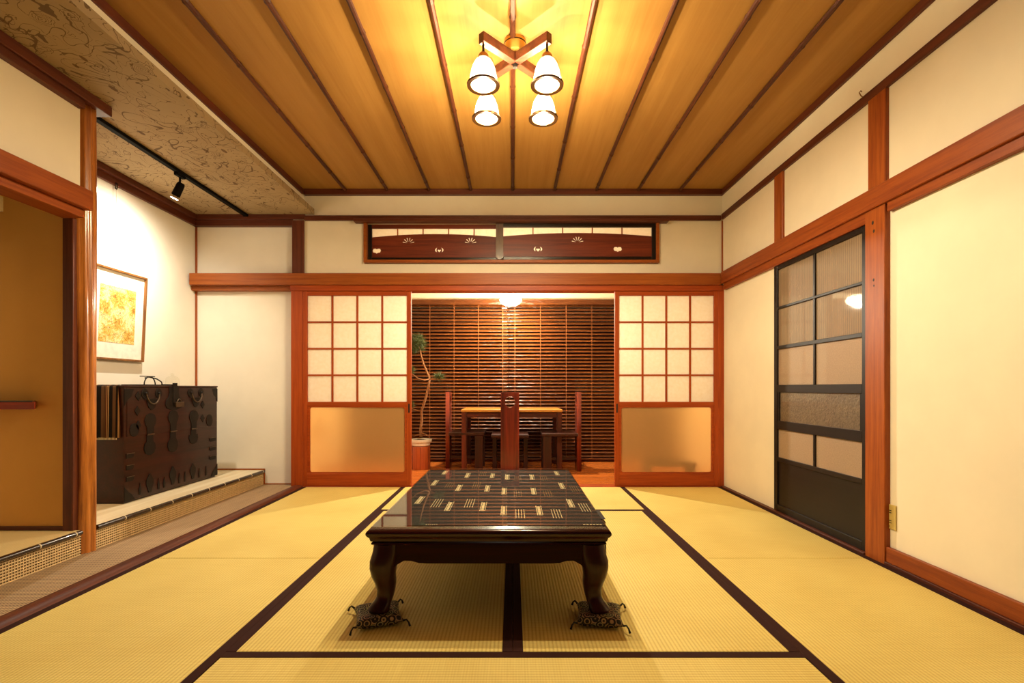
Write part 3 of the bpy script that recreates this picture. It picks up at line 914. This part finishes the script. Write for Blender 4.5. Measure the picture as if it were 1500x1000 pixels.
ld = bpy.data.lights.new('spot_light', 'SPOT'); ld.energy = SPOT_W; ld.color = (1, .90, .72); ld.spot_size = math.radians(165); ld.spot_blend = 1.0; ld.shadow_soft_size = .02
lo = bpy.data.objects.new('spot_light', ld); COL.objects.link(lo); lo.parent = sp
lo.location = p1 + dirv * .03 - sp.location
lo.rotation_euler = dirv.to_track_quat('-Z', 'Y').to_euler()

# ================================================================ FRAMED PRINT
fp = thing('framed_print', (XA, 3.605, 1.40), 'yellow brown abstract print in a thin wooden frame on the alcove wall', 'picture')
fb = []
def lean(x, z):           # the frame leans forward at the top
    return XA + .008 + x + (z - 1.075) * .045
fy0, fy1, fz0, fz1 = 3.345, 3.865, 1.075, 1.722
def slab(y0, y1, z0, z1, a, c, name, m, bev=0):
    b = B()
    ring = []
    for d in (a, c):
        ring.append([(lean(d, z), y, z) for y, z in ((y0, z0), (y1, z0), (y1, z1), (y0, z1))])
    return b.loops(ring).make(name, m, fp, bev)
W_frame = wood('frame_wood', (150, 100, 52), (100, 62, 30), 'z', rough=.4)
slab(fy0, fy0 + .014, fz0, fz1, 0, .026, 'frame_side', W_frame, .001)
slab(fy1 - .014, fy1, fz0, fz1, 0, .026, 'frame_side', W_frame, .001)
slab(fy0 + .014, fy1 - .014, fz0, fz0 + .014, 0, .026, 'frame_side', W_frame, .001)
slab(fy0 + .014, fy1 - .014, fz1 - .014, fz1, 0, .026, 'frame_side', W_frame, .001)
slab(fy0 + .014, fy1 - .014, fz0 + .014, fz1 - .014, .004, .010, 'mat_board', M_matboard)
slab(3.445, 3.772, 1.20, 1.60, .010, .0112, 'print', M_art)
B().tube([(XA + .022, 3.605, 2.335), (XA + .034, 3.605, 1.715)], .0012, 5).make('hanging_wire', M_alu, fp)
hk = thing('picture_hook', (XA + .03, 3.605, 2.335), 'small dark hook on the alcove cornice above the framed print', 'hook')
B().tube([(XA + .028, 3.605, 2.345), (XA + .032, 3.605, 2.32), (XA + .026, 3.605, 2.305), (XA + .018, 3.605, 2.31), (XA + .018, 3.605, 2.335)], .004, 6).make('hook', M_iron, hk, smooth='all')
bx('plate', M_iron, hk, (XA + .025, XA + .029, 3.594, 3.616, 2.337, 2.352))
hk2 = thing('picture_hook', (1.855, 2.66, 2.43), 'tiny wire hook on the upper right rail near the post', 'hook')
B().tube([(1.862, 2.66, 2.42), (1.850, 2.66, 2.43), (1.842, 2.66, 2.445), (1.850, 2.66, 2.455), (1.856, 2.66, 2.448)], .003, 6).make('hook', M_brass, hk2, smooth='all')

# ================================================================ SHELF on partition
sh = thing('wall_shelf', (-2.61, 2.54, .80), 'red lacquered shelf board on the ochre partition', 'shelf')
B().prism([(XA, 2.53, .767), (-2.417, 2.53, .767), (-2.50, 2.6245, .767), (XA, 2.6245, .767)], (0, 0, .038)).make('board', W_shelf, sh, .002)
B().prism([(XA, 2.526, .805), (-2.425, 2.526, .805), (-2.505, 2.6245, .805), (XA, 2.6245, .805)], (0, 0, .005)).make('top_lip', W_black_x, sh, .001)
cf = thing('rounded_fitting', (-2.40, 2.36, 1.70), 'cream rounded fitting under the alcove beam at the edge of the photo', 'rounded_fitting')  # plain cream rounded block for a fitting of unidentified kind
B().loops([[(x + dx, y + dy, z) for dx, dy in ((-.05, -.03), (.05, -.03), (.05, .03), (-.05, .03))] for x, y, z in ((-2.465, 2.36, 1.80), (-2.465, 2.36, 1.70))]).make('fitting_body', M_cream_fit, cf, .018, smooth=True, seg=3)

# ================================================================ CHEST
CF, CB = -2.49, -2.845
cy0, cy1, cz0, cz1 = 3.205, 4.215, .131, .893
cst = thing('iron_bound_chest', (-2.66, 3.71, cz0), 'dark red brown wooden chest with black iron fittings on the alcove platform', 'chest')
bx('body', W_chest, cst, (CB, CF, cy0, cy1, cz0 + .012, cz1 - .012), .003)
bx('base_rail', W_chest, cst, (CB + .01, CF - .012, cy0 + .012, cy1 - .012, cz0, cz0 + .014))
bx('top_board', W_chest, cst, (CB - .003, CF + .004, cy0 - .004, cy1 + .004, cz1 - .013, cz1), .002)
bx('drop_flap', W_chest, cst, (CF - .002, CF + .0035, cy0 + .022, cy1 - .022, .558, cz1 - .016), .0015)
T = .004
def fit(name, pts, d=T, x=CF + .0035, m=None, lab=None):
    b = B().prism([(x, y, z) for y, z in pts], (d, 0, 0))
    o = b.make(name, m or M_iron, cst, .0008)
    if lab: o['label'] = lab
    return o
def outline(cy, cz, prof):
    """prof: (half width, dz) top to bottom"""
    return [(cy - w_, cz + dz) for w_, dz in prof] + [(cy + w_, cz + dz) for w_, dz in reversed(prof)]
for cy, zt, zb in ((3.432, .702, .417), (3.664, .712, .407), (3.900, .702, .440)):
    zm = .558
    fit('hinge_strap', outline(cy, 0, [(.012, zt), (.040, zt - .012), (.056, zt - .045), (.05, zt - .07), (.034, zt - .095), (.030, zm + .004)]))
    fit('hinge_strap', outline(cy, 0, [(.030, zm - .004), (.032, zm - .05), (.05, zb + .075), (.056, zb + .045), (.040, zb + .012), (.012, zb)]), x=CF)
    B().tube([(CF + .008, cy - .034, zm), (CF + .008, cy + .034, zm)], .005, 8).make('hinge_knuckle', M_iron_edge, cst, smooth=True)
# handle plates and drop handles
for cy in (3.446, 3.925):
    for s in (-1, 1):
        pts = [(cy + s * .066 + .034 * math.cos(a), .838 + .034 * math.sin(a) * (1 + .12 * math.cos(4 * a))) for a in [2 * PI * i / 12 for i in range(12)]]
        fit('handle_rose', pts)
        B().ball((CF + .012, cy + s * .062, .838), .009, 8, 6).make('handle_pin', M_iron, cst, smooth='all')
    fit('handle_plate', outline(cy, 0, [(.05, .80), (.045, .77), (.03, .74), (.008, .725)]))
    pts = [(CF + .014 + .006 * math.sin(PI * i / 10), cy - .062 * math.cos(PI * i / 10), .838 - .072 * math.sin(PI * i / 10)) for i in range(11)]
    B().tube(pts, .0045, 8).make('drop_handle', M_iron_edge, cst, smooth='all')
# lock plate, hasp and padlock
fit('lock_plate', outline(3.671, 0, [(.055, .885), (.05, .84), (.06, .81), (.085, .785), (.092, .755), (.075, .73), (.03, .715)]))
B().box(CF + .004, CF + .012, 3.655, 3.700, .77, .912).box(CF - .05, CF + .012, 3.655, 3.700, .893, .899).box(CF - .062, CF - .03, 3.63, 3.72, .893, .903).make('hasp', M_iron, cst, .001)
bx('padlock', M_iron_edge, cst, (CF + .012, CF + .030, 3.662, 3.752, .735, .772), .003)
B().tube([(CF + .021, 3.680 + .05 * (i / 8), .772 + .022 * math.sin(PI * i / 8)) for i in range(9)], .004, 6).make('shackle', M_iron_edge, cst, smooth='all')
for cy, cz in ((3.321, .822), (3.314, .723), (3.321, .627), (4.01, .633), (4.01, .742)):
    fit('diamond_mount', [(cy - .026, cz), (cy, cz + .032), (cy + .026, cz), (cy, cz - .032)])
for cy, l, zs in ((3.255, .034, (.436, .361, .286)), (4.145, .045, (.45, .375, .30))):
    for z in zs:
        fit('edge_strap', [(cy - l, z - .016), (cy + l * .6, z - .016), (cy + l, z), (cy + l * .6, z + .016), (cy - l, z + .016)] if cy < 3.5 else [(cy + l, z - .016), (cy - l * .6, z - .016), (cy - l, z), (cy - l * .6, z + .016), (cy + l, z + .016)], x=CF)
        B().tube([(CF + .005, cy - l, z + .014), (CF + .005, cy + l, z + .014)], .0022, 6).make('strap_edge', M_iron_edge, cst)
for cy, zt, zb in ((3.432, .29, .16), (3.664, .302, .17), (3.893, .289, .17)):
    m_ = (zt + zb) / 2
    fit('leaf_mount', outline(cy, 0, [(.006, zt), (.018, zt - .02), (.034, m_ + .02), (.036, m_ - .005), (.022, zb + .03), (.012, zb)]), x=CF)
for cy in (3.34, 3.516, 3.573, 3.735, 3.80, 3.973, 4.06):
    fit('spike_mount', [(cy - .008, .165), (cy + .008, .165), (cy + .011, .20), (cy, .243), (cy - .011, .20)], x=CF)
fit('corner_mount', [(cy0, .145), (cy0 + .09, .145), (cy0 + .06, .185), (cy0 + .035, .2), (cy0, .24)], x=CF)
fit('corner_mount', [(cy1, .145), (cy1 - .09, .145), (cy1 - .06, .185), (cy1 - .035, .2), (cy1, .24)], x=CF)
fit('corner_mount', [(cy0, .87), (cy0 + .08, .87), (cy0 + .06, .82), (cy0 + .03, .80), (cy0, .76)], x=CF)
fit('corner_mount', [(cy1, .87), (cy1 - .08, .87), (cy1 - .06, .82), (cy1 - .03, .80), (cy1, .76)], x=CF)
fit('round_mount', [(4.10 + .042 * math.cos(2 * PI * i / 14), .61 + .05 * math.sin(2 * PI * i / 14)) for i in range(14)])
fit('round_mount', [(3.285 + .04 * math.cos(2 * PI * i / 14), .60 + .045 * math.sin(2 * PI * i / 14)) for i in range(14)])
# striped cloth over the near side
sc_ = thing('striped_cloth', (-2.66, cy0, cz1), 'black and tan striped woven cloth draped over the near side of the chest', 'cloth')
b = B()
xs = [CB + .01 + (CF - .030 - CB - .01) * i / 14 for i in range(15)]
path = [(cy0 + .30, cz1 + .003), (cy0 + .12, cz1 + .004), (cy0 + .01, cz1 + .004), (cy0 - .009, cz1 - .006), (cy0 - .011, cz1 - .1), (cy0 - .011, cz1 - .2), (cy0 - .012, cz1 - .335)]
for off in (0,):
    grid = []
    for j, (y, z) in enumerate(path):
        row = []
        for i, x in enumerate(xs):
            wv = .004 * math.sin(i * 1.1) * max(0, j - 3) / 3
            row.append(b.bm.verts.new((x + .02 * max(0, j - 3) / 3, y - abs(wv), z)))
        grid.append(row)
    for j in range(len(path) - 1):
        for i in range(14):
            b.bm.faces.new((grid[j][i], grid[j][i + 1], grid[j + 1][i + 1], grid[j + 1][i]))
bmesh.ops.solidify(b.bm, geom=b.bm.faces[:], thickness=.003)
b.make('cloth_sheet', M_stripe, sc_, smooth='all')
b = B()
for i in range(34):
    x = CB + .035 + i * (CF - .045 - CB - .02) / 34
    b.box(x, x + .002, cy0 - .015, cy0 - .012, cz1 - .348, cz1 - .333)
fr = b.make('fringe', M_fringe, sc_); fr['kind'] = 'stuff'
# wire handles and glass jar on top
hb = thing('handled_tray', (-2.66, 3.62, cz1), 'low black iron tray with two arched handles on the chest', 'tray')
bx('tray', M_iron, hb, (-2.74, -2.60, 3.50, 3.80, cz1, cz1 + .008), .002)
for y, r in ((3.53, .050),):
    B().tube([(-2.60 - .0 , y + .055 - .055 * math.cos(PI * i / 12), cz1 + .006 + .058 * math.sin(PI * i / 12)) for i in range(13)], .004, 7).make('arched_handle', M_iron, hb, smooth='all')
B().tube([(-2.66, 3.62, cz1 + .055), (-2.66, 3.66, cz1 + .062), (-2.66, 3.74, cz1 + .05), (-2.66, 3.79, cz1 + .028), (-2.66, 3.798, cz1 + .004)], .0045, 7).make('arched_handle', M_iron, hb, smooth='all')
bx('grip', M_iron, hb, (-2.612, -2.60, 3.50, 3.64, cz1 + .062, cz1 + .068), .002)
jr = thing('glass_jar', (-2.68, 3.94, cz1), 'small clear glass domed jar with a knob on the chest', 'jar')
B().lathe(-2.68, 3.94, [(.044, cz1), (.047, cz1 + .01), (.046, cz1 + .05), (.036, cz1 + .068), (.012, cz1 + .078)], 24).make('glass_dome', M_glass, jr, smooth='all')
B().ball((-2.68, 3.94, cz1 + .088), .012, 12, 8).make('knob', M_glass, jr, smooth='all')

# ================================================================ SOCKET
so = thing('wall_socket', (XR, 2.49, .237), 'yellowish double wall socket plate beside the knotty post', 'socket')
bx('plate', M_plate, so, (XR - .006, XR, 2.448, 2.530, .176, .298), .002)
for z in (.262, .212):
    for dz in (-.004, .0065):
        bx('slot', M_slot, so, (XR - .0066, XR - .004, 2.476, 2.50, z + dz - .0025, z + dz + .0015))
B().ball((XR - .006, 2.489, .19), .003, 8, 6).make('screw', M_brass, so)

# ================================================================ LOW TABLE
TXC, TYC = -.0885, 2.515
tx0, tx1, ty0, ty1 = -.528, .351, 1.845, 3.185
lt_ = thing('low_table', (TXC, TYC, 0), 'dark red lacquered low table with cabriole legs in the middle of the room', 'table')
def ringrect(o, z):
    return [(tx0 - o, ty0 - o, z), (tx1 + o, ty0 - o, z), (tx1 + o, ty1 + o, z), (tx0 - o, ty1 + o, z)]
prof = [(-.30, .3555), (-.006, .3555), (.002, .3535), (.009, .348), (.012, .341), (.011, .334), (.006, .327), (.001, .322), (-.001, .314), (-.003, .309), (-.012, .307), (-.005, .303), (-.004, .298), (-.009, .294), (-.020, .292), (-.30, .292)]
b = B(); b.loops([ringrect(o, z) for o, z in prof])
b.make('table_top', W_table, lt_, smooth=True)
# aprons with arched lower edge
def apron(p0, p1, nrm, depth=.022):
    p0, p1 = Vector(p0), Vector(p1)
    L = (p1 - p0).length; d = (p1 - p0).normalized()
    bot = []
    n = 28
    for i in range(n + 1):
        s = L * i / n
        e = min(s, L - s)
        z = .222 - .030 * max(0, 1 - (e / .035)) ** 1.0 + .012 * math.exp(-((e - .065) / .03) ** 2)
        bot.append((s, z))
    pts = [(p0.x + d.x * s, p0.y + d.y * s, z) for s, z in bot]
    pts += [(p1.x, p1.y, .293), (p0.x, p0.y, .293)]
    return B().prism(pts, Vector(nrm) * depth).make('apron', W_apron, lt_, .002)
ins = .018
apron((tx0 + .07, ty0 + ins, 0), (tx1 - .07, ty0 + ins, 0), (0, 1, 0))
apron((tx0 + .07, ty1 - ins, 0), (tx1 - .07, ty1 - ins, 0), (0, -1, 0))
apron((tx0 + ins, ty0 + .07, 0), (tx0 + ins, ty1 - .07, 0), (1, 0, 0))
apron((tx1 - ins, ty0 + .07, 0), (tx1 - ins, ty1 - .07, 0), (-1, 0, 0))
def leg(sx, sy, zbot):
    cx = tx0 if sx < 0 else tx1; cy = ty0 if sy < 0 else ty1
    prof = [(.293, .052, .046), (.262, .050, .048), (.230, .043, .050), (.205, .041, .048), (.175, .042, .043), (.145, .048, .038), (.118, .050, .033), (.095, .047, .031), (.080, .042, .032), (.068, .034, .036), (.056, .028, .038), (.048, .029, .036), (zbot, .031, .032)]
    rings = []
    for z, inset, hw in prof:
        ccx, ccy = cx - sx * inset, cy - sy * inset
        r = []
        for i in range(20):
            a = 2 * PI * i / 20
            ca, sa = math.cos(a), math.sin(a)
            k = (abs(ca) ** 3.2 + abs(sa) ** 3.2) ** (-1 / 3.2)
            r.append((ccx + hw * ca * k, ccy + hw * sa * k, z))
        rings.append(r)
    return B().loops(rings).make('leg', W_table_z, lt_, smooth=True)
for sx in (-1, 1):
    leg(sx, -1, .042); leg(sx, 1, 0)
# cloth under the glass
tc_ = thing('table_cloth', (TXC, TYC, .356), 'dark woven cloth with cream bar motifs under the table glass', 'cloth')
bx('cloth_sheet', M_cloth, tc_, (tx0 + .004, tx1 - .002, ty0 + .045, ty1 - .03, .3558, .3570))
B().prism([(tx1 + .0135, 1.98, .345), (tx1 + .0135, 2.12, .345), (tx1 + .022, 2.12, .150), (tx1 + .022, 2.00, .145)], (.003, 0, 0)).make('hanging_end', M_cloth, tc_)
bx('hanging_end', M_cloth, tc_, (tx1 - .004, tx1 + .0165, 1.98, 2.12, .3562, .3575))
bars = [(-.036, 2.04, 2.204), (.114, 2.04, 2.204), (-.127, 2.113, 2.278), (-.277, 2.113, 2.283), (.262, 2.173, 2.338), (-.428, 2.242, 2.40), (-.041, 2.439, 2.604), (.107, 2.439, 2.604), (-.129, 2.506, 2.672), (-.277, 2.519, 2.686), (.262, 2.574, 2.744), (-.424, 2.663, 2.82), (-.03, 2.83, 3.008), (.114, 2.83, 3.008), (-.118, 2.883, 3.044), (-.266, 2.889, 3.056), (.270, 2.973, 3.118), (-.414, 3.0, 3.14)]
lines4 = [(.031, 1.995, 2.142), (.181, 1.995, 2.142), (-.193, 2.173, 2.338), (-.34, 2.179, 2.338), (.312, 2.10, 2.25), (.025, 2.389, 2.531), (.172, 2.393, 2.54), (-.192, 2.582, 2.759), (-.336, 2.604, 2.744), (.318, 2.498, 2.649), (.178, 2.794, 2.956), (-.18, 2.956, 3.10), (.03, 2.79, 2.95)]
for x, a, c in bars:
    B().box(x - .0075, x + .0035, a + .012, c - .012, .3570, .3573).box(x - .014, x - .010, a, c, .3570, .3573).box(x + .008, x + .0105, a, c, .3570, .3573).box(x - .0075, x + .0105, a, a + .006, .3570, .3573).make('bar_motif', M_cloth_hi, tc_)
for i, (x, a, c) in enumerate(lines4):
    b = B()
    for q in range(4): b.box(x - .019 + q * .0115, x - .0165 + q * .0115, a, c, .3570, .3573)
    b.make('line_motif', M_cloth_hi if i < 5 else M_cloth_lo, tc_)
b = B()
for x in [.268 + .0125 * k for k in range(6)] + [-.33 + .008 * k for k in range(6)]:
    b.box(x, x + (.008 if x > 0 else .003), ty0 + .052, ty0 + .062, .3570, .3573)
b.make('edge_stitch', M_cloth_hi, tc_)
gs = thing('glass_sheet', (TXC, TYC, .358), 'clear glass sheet lying on the low table top', 'glass')
M_tableglass = m_thin_glass('table_glass', (246, 248, 246), 1.62)
b = B().box(tx0 + .002, tx1 - .002, ty0 + .002, ty1 - .002, .3580, .3635)
b.make('sheet', M_tableglass, gs, .0008)

# cushions under the near legs
def cushion(cx, cy, rz, label):
    t = thing('leg_cushion', (cx, cy, 0), label, 'cushion', 'brocade cushions under the table legs', rz)
    h, n = .086, 14
    b = B()
    def P3(u, v, s):
        # pinched corners, swollen middle, dent where the foot stands
        e = 1 - .10 * (1 - abs(u) ** 1.5) * abs(v) ** 6
        f = 1 - .10 * (1 - abs(v) ** 1.5) * abs(u) ** 6
        th = .025 * ((1 - u ** 4) * (1 - v ** 4)) ** .45
        z = .022 + (th if s > 0 else -th * .86)
        if s > 0: z = min(z, .0425)
        return (u * h * f, v * h * e, z)
    for s in (1, -1):
        g = [[b.bm.verts.new(P3(-1 + 2 * i / n, -1 + 2 * j / n, s)) for j in range(n + 1)] for i in range(n + 1)]
        for i in range(n):
            for j in range(n):
                q = (g[i][j], g[i + 1][j], g[i + 1][j + 1], g[i][j + 1])
                b.bm.faces.new(q if s > 0 else tuple(reversed(q)))
    bmesh.ops.remove_doubles(b.bm, verts=b.bm.verts[:], dist=.0004)
    b.make('pillow', M_brocade, t, smooth='all', local=True)
    for sx in (-1, 1):
        for sy in (-1, 1):
            c = Vector((sx * h, sy * h, .022)); d = Vector((sx, sy, 0)).normalized()
            B().tube([c - d * .004, c + d * .010 + Vector((0, 0, .006)), c + d * .020 + Vector((0, 0, -.002)), c + d * .026 + Vector((0, 0, -.015))], [.004, .003, .003, .0045], 6).make('tassel', M_tassel, t, smooth='all', local=True)
    return t
cushion(tx0 + .020, ty0 + .045, .34, 'small brocade cushion under the near left leg of the low table')
cushion(tx1 - .024, ty0 + .045, -.14, 'small brocade cushion under the near right leg of the low table')

# ================================================================ BLINDS
def blind(x0, x1, label):
    t = thing('wooden_blind', ((x0 + x1) / 2, 5.95, 1.95), label, 'blind', 'wooden venetian blinds on the veranda')
    bx('headrail', W_slat, t, (x0, x1, 5.925, 5.985, 1.862, 1.925), .003)
    proto = None
    n = 44
    for k in range(n):
        z = 1.846 - k * .0412
        b = B()
        tilt = math.radians(38)
        pts = []
        for s in range(5):
            u = -.024 + .012 * s
            crown = .0025 * (1 - (u / .024) ** 2)
            pts.append((u * math.cos(tilt), u * math.sin(tilt) + crown))
        ring = [(5.955 + a, zz) for a, zz in pts] + [(5.955 + a, zz + .0026) for a, zz in reversed(pts)]
        if proto is None:
            b.loops([[(x, y, zz + z) for y, zz in ring] for x in (x0 + .0005, x1 - .0005)])
            proto = b.make('slat', W_slat, t, smooth=True)
        else:
            b.bm.free()
            o = proto.copy(); COL.objects.link(o); o.location = (0, 0, -k * .0412)
    bx('bottom_rail', W_slat, t, (x0 + .002, x1 - .002, 5.93, 5.98, .026, .044), .003)
    x = x0 + .10
    L = x1 - x0
    m = max(2, round(L / .31))
    for i in range(m + 1):
        xx = x0 + .07 + (L - .14) * i / m
        bx('ladder_cord', M_tape, t, (xx - .0018, xx + .0018, 5.929, 5.9305, .04, 1.87))
        bx('ladder_cord', M_tape, t, (xx - .0018, xx + .0018, 5.9795, 5.981, .04, 1.87))
    return t
blind(-1.92, -.048, 'brown wooden venetian blind behind the potted pine, left of the gap')
blind(-.044, 1.92, 'brown wooden venetian blind right of the gap, beyond the dining table')

# ================================================================ DINING TABLE AND CHAIRS
dt = thing('dining_table', (-.02, 5.56, 0), 'rustic wooden dining table with honey coloured top on the veranda', 'table')
bx('tabletop', W_din_top, dt, (-.545, .525, 5.27, 5.85, .622, .648), .004)
bx('apron', W_din_x, dt, (-.50, .48, 5.30, 5.325, .56, .623), .002)
bx('apron', W_din_x, dt, (-.50, .48, 5.795, 5.82, .56, .623), .002)
bx('apron', W_din_x, dt, (-.515, -.49, 5.32, 5.80, .56, .623), .002)
bx('apron', W_din_x, dt, (.47, .495, 5.32, 5.80, .56, .623), .002)
for x in (-.54, .465):
    for y in (5.28, 5.785):
        bx('leg', W_din, dt, (x, x + .055, y, y + .055, -.003, .623), .004)
W_slab = wood('slab_chair', (128, 46, 26), (52, 18, 12), 'z', rough=.32, coat=.3, grain=.22)
def chair(loc, rz, label):
    t = thing('slab_chair', loc, label, 'chair', 'slab backed chairs around the dining table', rz)
    # local: back slab at -y, sits facing +y
    out = [(-.092, 0), (.092, 0), (.092, .835), (-.092, .835)]
    cu = bpy.data.curves.new('slab', 'CURVE'); cu.dimensions = '2D'; cu.fill_mode = 'BOTH'; cu.extrude = .022
    hole = [(.050 * math.cos(a), .735 + (.062 if math.sin(a) > 0 else .055) * math.sin(a)) for a in [2 * PI * i / 20 for i in range(20)]]
    for pts in (out, hole):
        s = cu.splines.new('POLY'); s.points.add(len(pts) - 1)
        for p, (x, z) in zip(s.points, pts): p.co = (x, z, 0, 1)
        s.use_cyclic_u = True
    tmp = bpy.data.objects.new('slab', cu); COL.objects.link(tmp)
    dg = bpy.context.evaluated_depsgraph_get()
    me = bpy.data.meshes.new_from_object(tmp.evaluated_get(dg))
    bpy.data.objects.remove(tmp); bpy.data.curves.remove(cu)
    me.transform(Matrix.Rotation(PI / 2, 4, 'X'))
    me.materials.clear(); me.materials.append(W_slab)
    o = bpy.data.objects.new('back_slab', me); COL.objects.link(o); o.parent = t
    bx('seat', W_chair_dark, t, (-.19, .19, .022, .40, .375, .41), .006, local=True)
    for s in (-1, 1):
        bx('leg', W_chair_dark, t, (s * .165 - .022, s * .165 + .022, .30, .385, 0, .376), .003, local=True)
    bx('stretcher', W_chair_dark, t, (-.145, .145, .33, .36, .10, .145), .003, local=True)
    bx('stretcher', W_chair_dark, t, (-.02, .02, .02, .335, .11, .14), .002, local=True)
    return t
chair((-.028, 5.02, -.003), 0, 'reddish slab backed chair with a round hole, nearest side of the dining table')
chair((-.70, 5.47, -.003), -PI / 2, 'dark slab backed chair at the left end of the dining table')
chair((.70, 5.36, -.003), PI / 2, 'dark slab backed chair at the right end of the dining table')

# dark stool seen through the frosted glass
st = thing('low_stool', (1.47, 4.72, 0), 'low dark stool blurred behind the frosted glass of the right shoji door', 'stool')
bx('seat', W_chair_dark, st, (1.24, 1.70, 4.62, 4.84, .150, .185), .004)
for x in (1.25, 1.655):
    bx('leg', W_chair_dark, st, (x, x + .035, 4.63, 4.83, -.003, .151), .003)

# ================================================================ POTTED PINE
ps = thing('plant_stand', (-1.0, 5.45, -.003), 'round orange brown wooden stand under the white pot', 'stand')
B().lathe(-1.0, 5.45, [(.100, -.003), (.102, .02), (.102, .235), (.098, .245)], 36).make('drum', W_stand, ps, smooth=True)
for a in (-.5, -1.45, -2.4, .6):
    B().tube([(-1.0 + .1025 * math.cos(a), 5.45 + .1025 * math.sin(a), z) for z in (.0, .24)], .002, 6).make('seam', W_dark_z, ps)
pp = thing('potted_pine', (-1.0, 5.45, .245), 'tall thin bonsai pine in a white pot beside the left shoji door', 'plant')
B().lathe(-1.0, 5.45, [(.085, .245), (.098, .255), (.100, .285), (.118, .292), (.120, .318), (.108, .320), (.104, .300)], 36, True, False).make('pot', M_pot, pp, smooth=True)
B().lathe(-1.0, 5.45, [(.106, .303), (.05, .312), (.012, .314)], 24).make('soil', M_soil, pp, smooth=True)
def XZ(px, py, Y=5.45):
    return ((px - 751) / 733 * Y, Y, EYE + (568 - py) * Y / 733)
tk = [XZ(617, 640), XZ(615.5, 630), XZ(617, 615), XZ(617, 602), XZ(621, 592), XZ(625, 580), XZ(627, 568), XZ(629, 555), XZ(624, 543), XZ(620, 533), XZ(617, 520), XZ(615, 508)]
tk = [(x, y + .03 * math.sin(i), z) for i, (x, y, z) in enumerate(tk)]
B().tube(tk, [.020, .017, .015, .014, .014, .013, .012, .012, .010, .009, .008, .005], 9).make('trunk', M_bark, pp, smooth='all')
def twig(pts, r0, r1):
    B().tube(pts, [r0 + (r1 - r0) * i / (len(pts) - 1) for i in range(len(pts))], 7).make('branch', M_bark, pp, smooth='all')
twig([XZ(629, 555), XZ(634, 554, 5.42), XZ(641, 553, 5.40)], .008, .003)
twig([XZ(629, 555), XZ(622, 557, 5.40), XZ(612, 554, 5.36), XZ(603, 547, 5.36), XZ(597, 543, 5.36)], .008, .003)
twig([XZ(617, 602), XZ(611, 601, 5.42), XZ(603, 598, 5.42), XZ(598, 594, 5.42)], .007, .003)
twig([XZ(616, 636), XZ(610, 637, 5.43), XZ(605, 640, 5.43)], .006, .002)
twig([XZ(618, 634), XZ(624, 636, 5.44), XZ(629, 641, 5.44)], .006, .002)
def pad(c, rx, ry, rz, n):
    b = B()
    c = Vector(c)
    for i in range(n):
        a = random.uniform(0, 2 * PI); u = random.uniform(-.6, 1); rr = random.random() ** .5 * .85
        s = math.sqrt(max(0, 1 - u * u))
        base = c + Vector((rx * rr * s * math.cos(a), ry * rr * s * math.sin(a), rz * rr * u))
        for k in range(20):
            d = Vector((random.gauss(0, 1), random.gauss(0, 1), random.gauss(.35, .8))).normalized()
            side = d.cross(Vector((random.gauss(0, 1), random.gauss(0, 1), random.gauss(0, 1)))).normalized() * .0016
            L = random.uniform(.045, .075)
            v = [b.bm.verts.new(base - side), b.bm.verts.new(base + side), b.bm.verts.new(base + d * L)]
            b.bm.faces.new(v)
    me = bpy.data.meshes.new('needle_pad')
    bmesh.ops.translate(b.bm, verts=b.bm.verts[:], vec=-pp.location)
    b.bm.to_mesh(me); b.bm.free(); me.materials.append(M_needle)
    o = bpy.data.objects.new('needle_pad', me); COL.objects.link(o); o.parent = pp
pad(XZ(611, 505), .10, .10, .13, 150)
pad(XZ(606, 512), .05, .06, .05, 30)
pad(XZ(643, 552, 5.40), .05, .05, .03, 26)
pad(XZ(601, 544, 5.36), .05, .05, .045, 24)
pad(XZ(599, 594, 5.42), .05, .05, .04, 20)
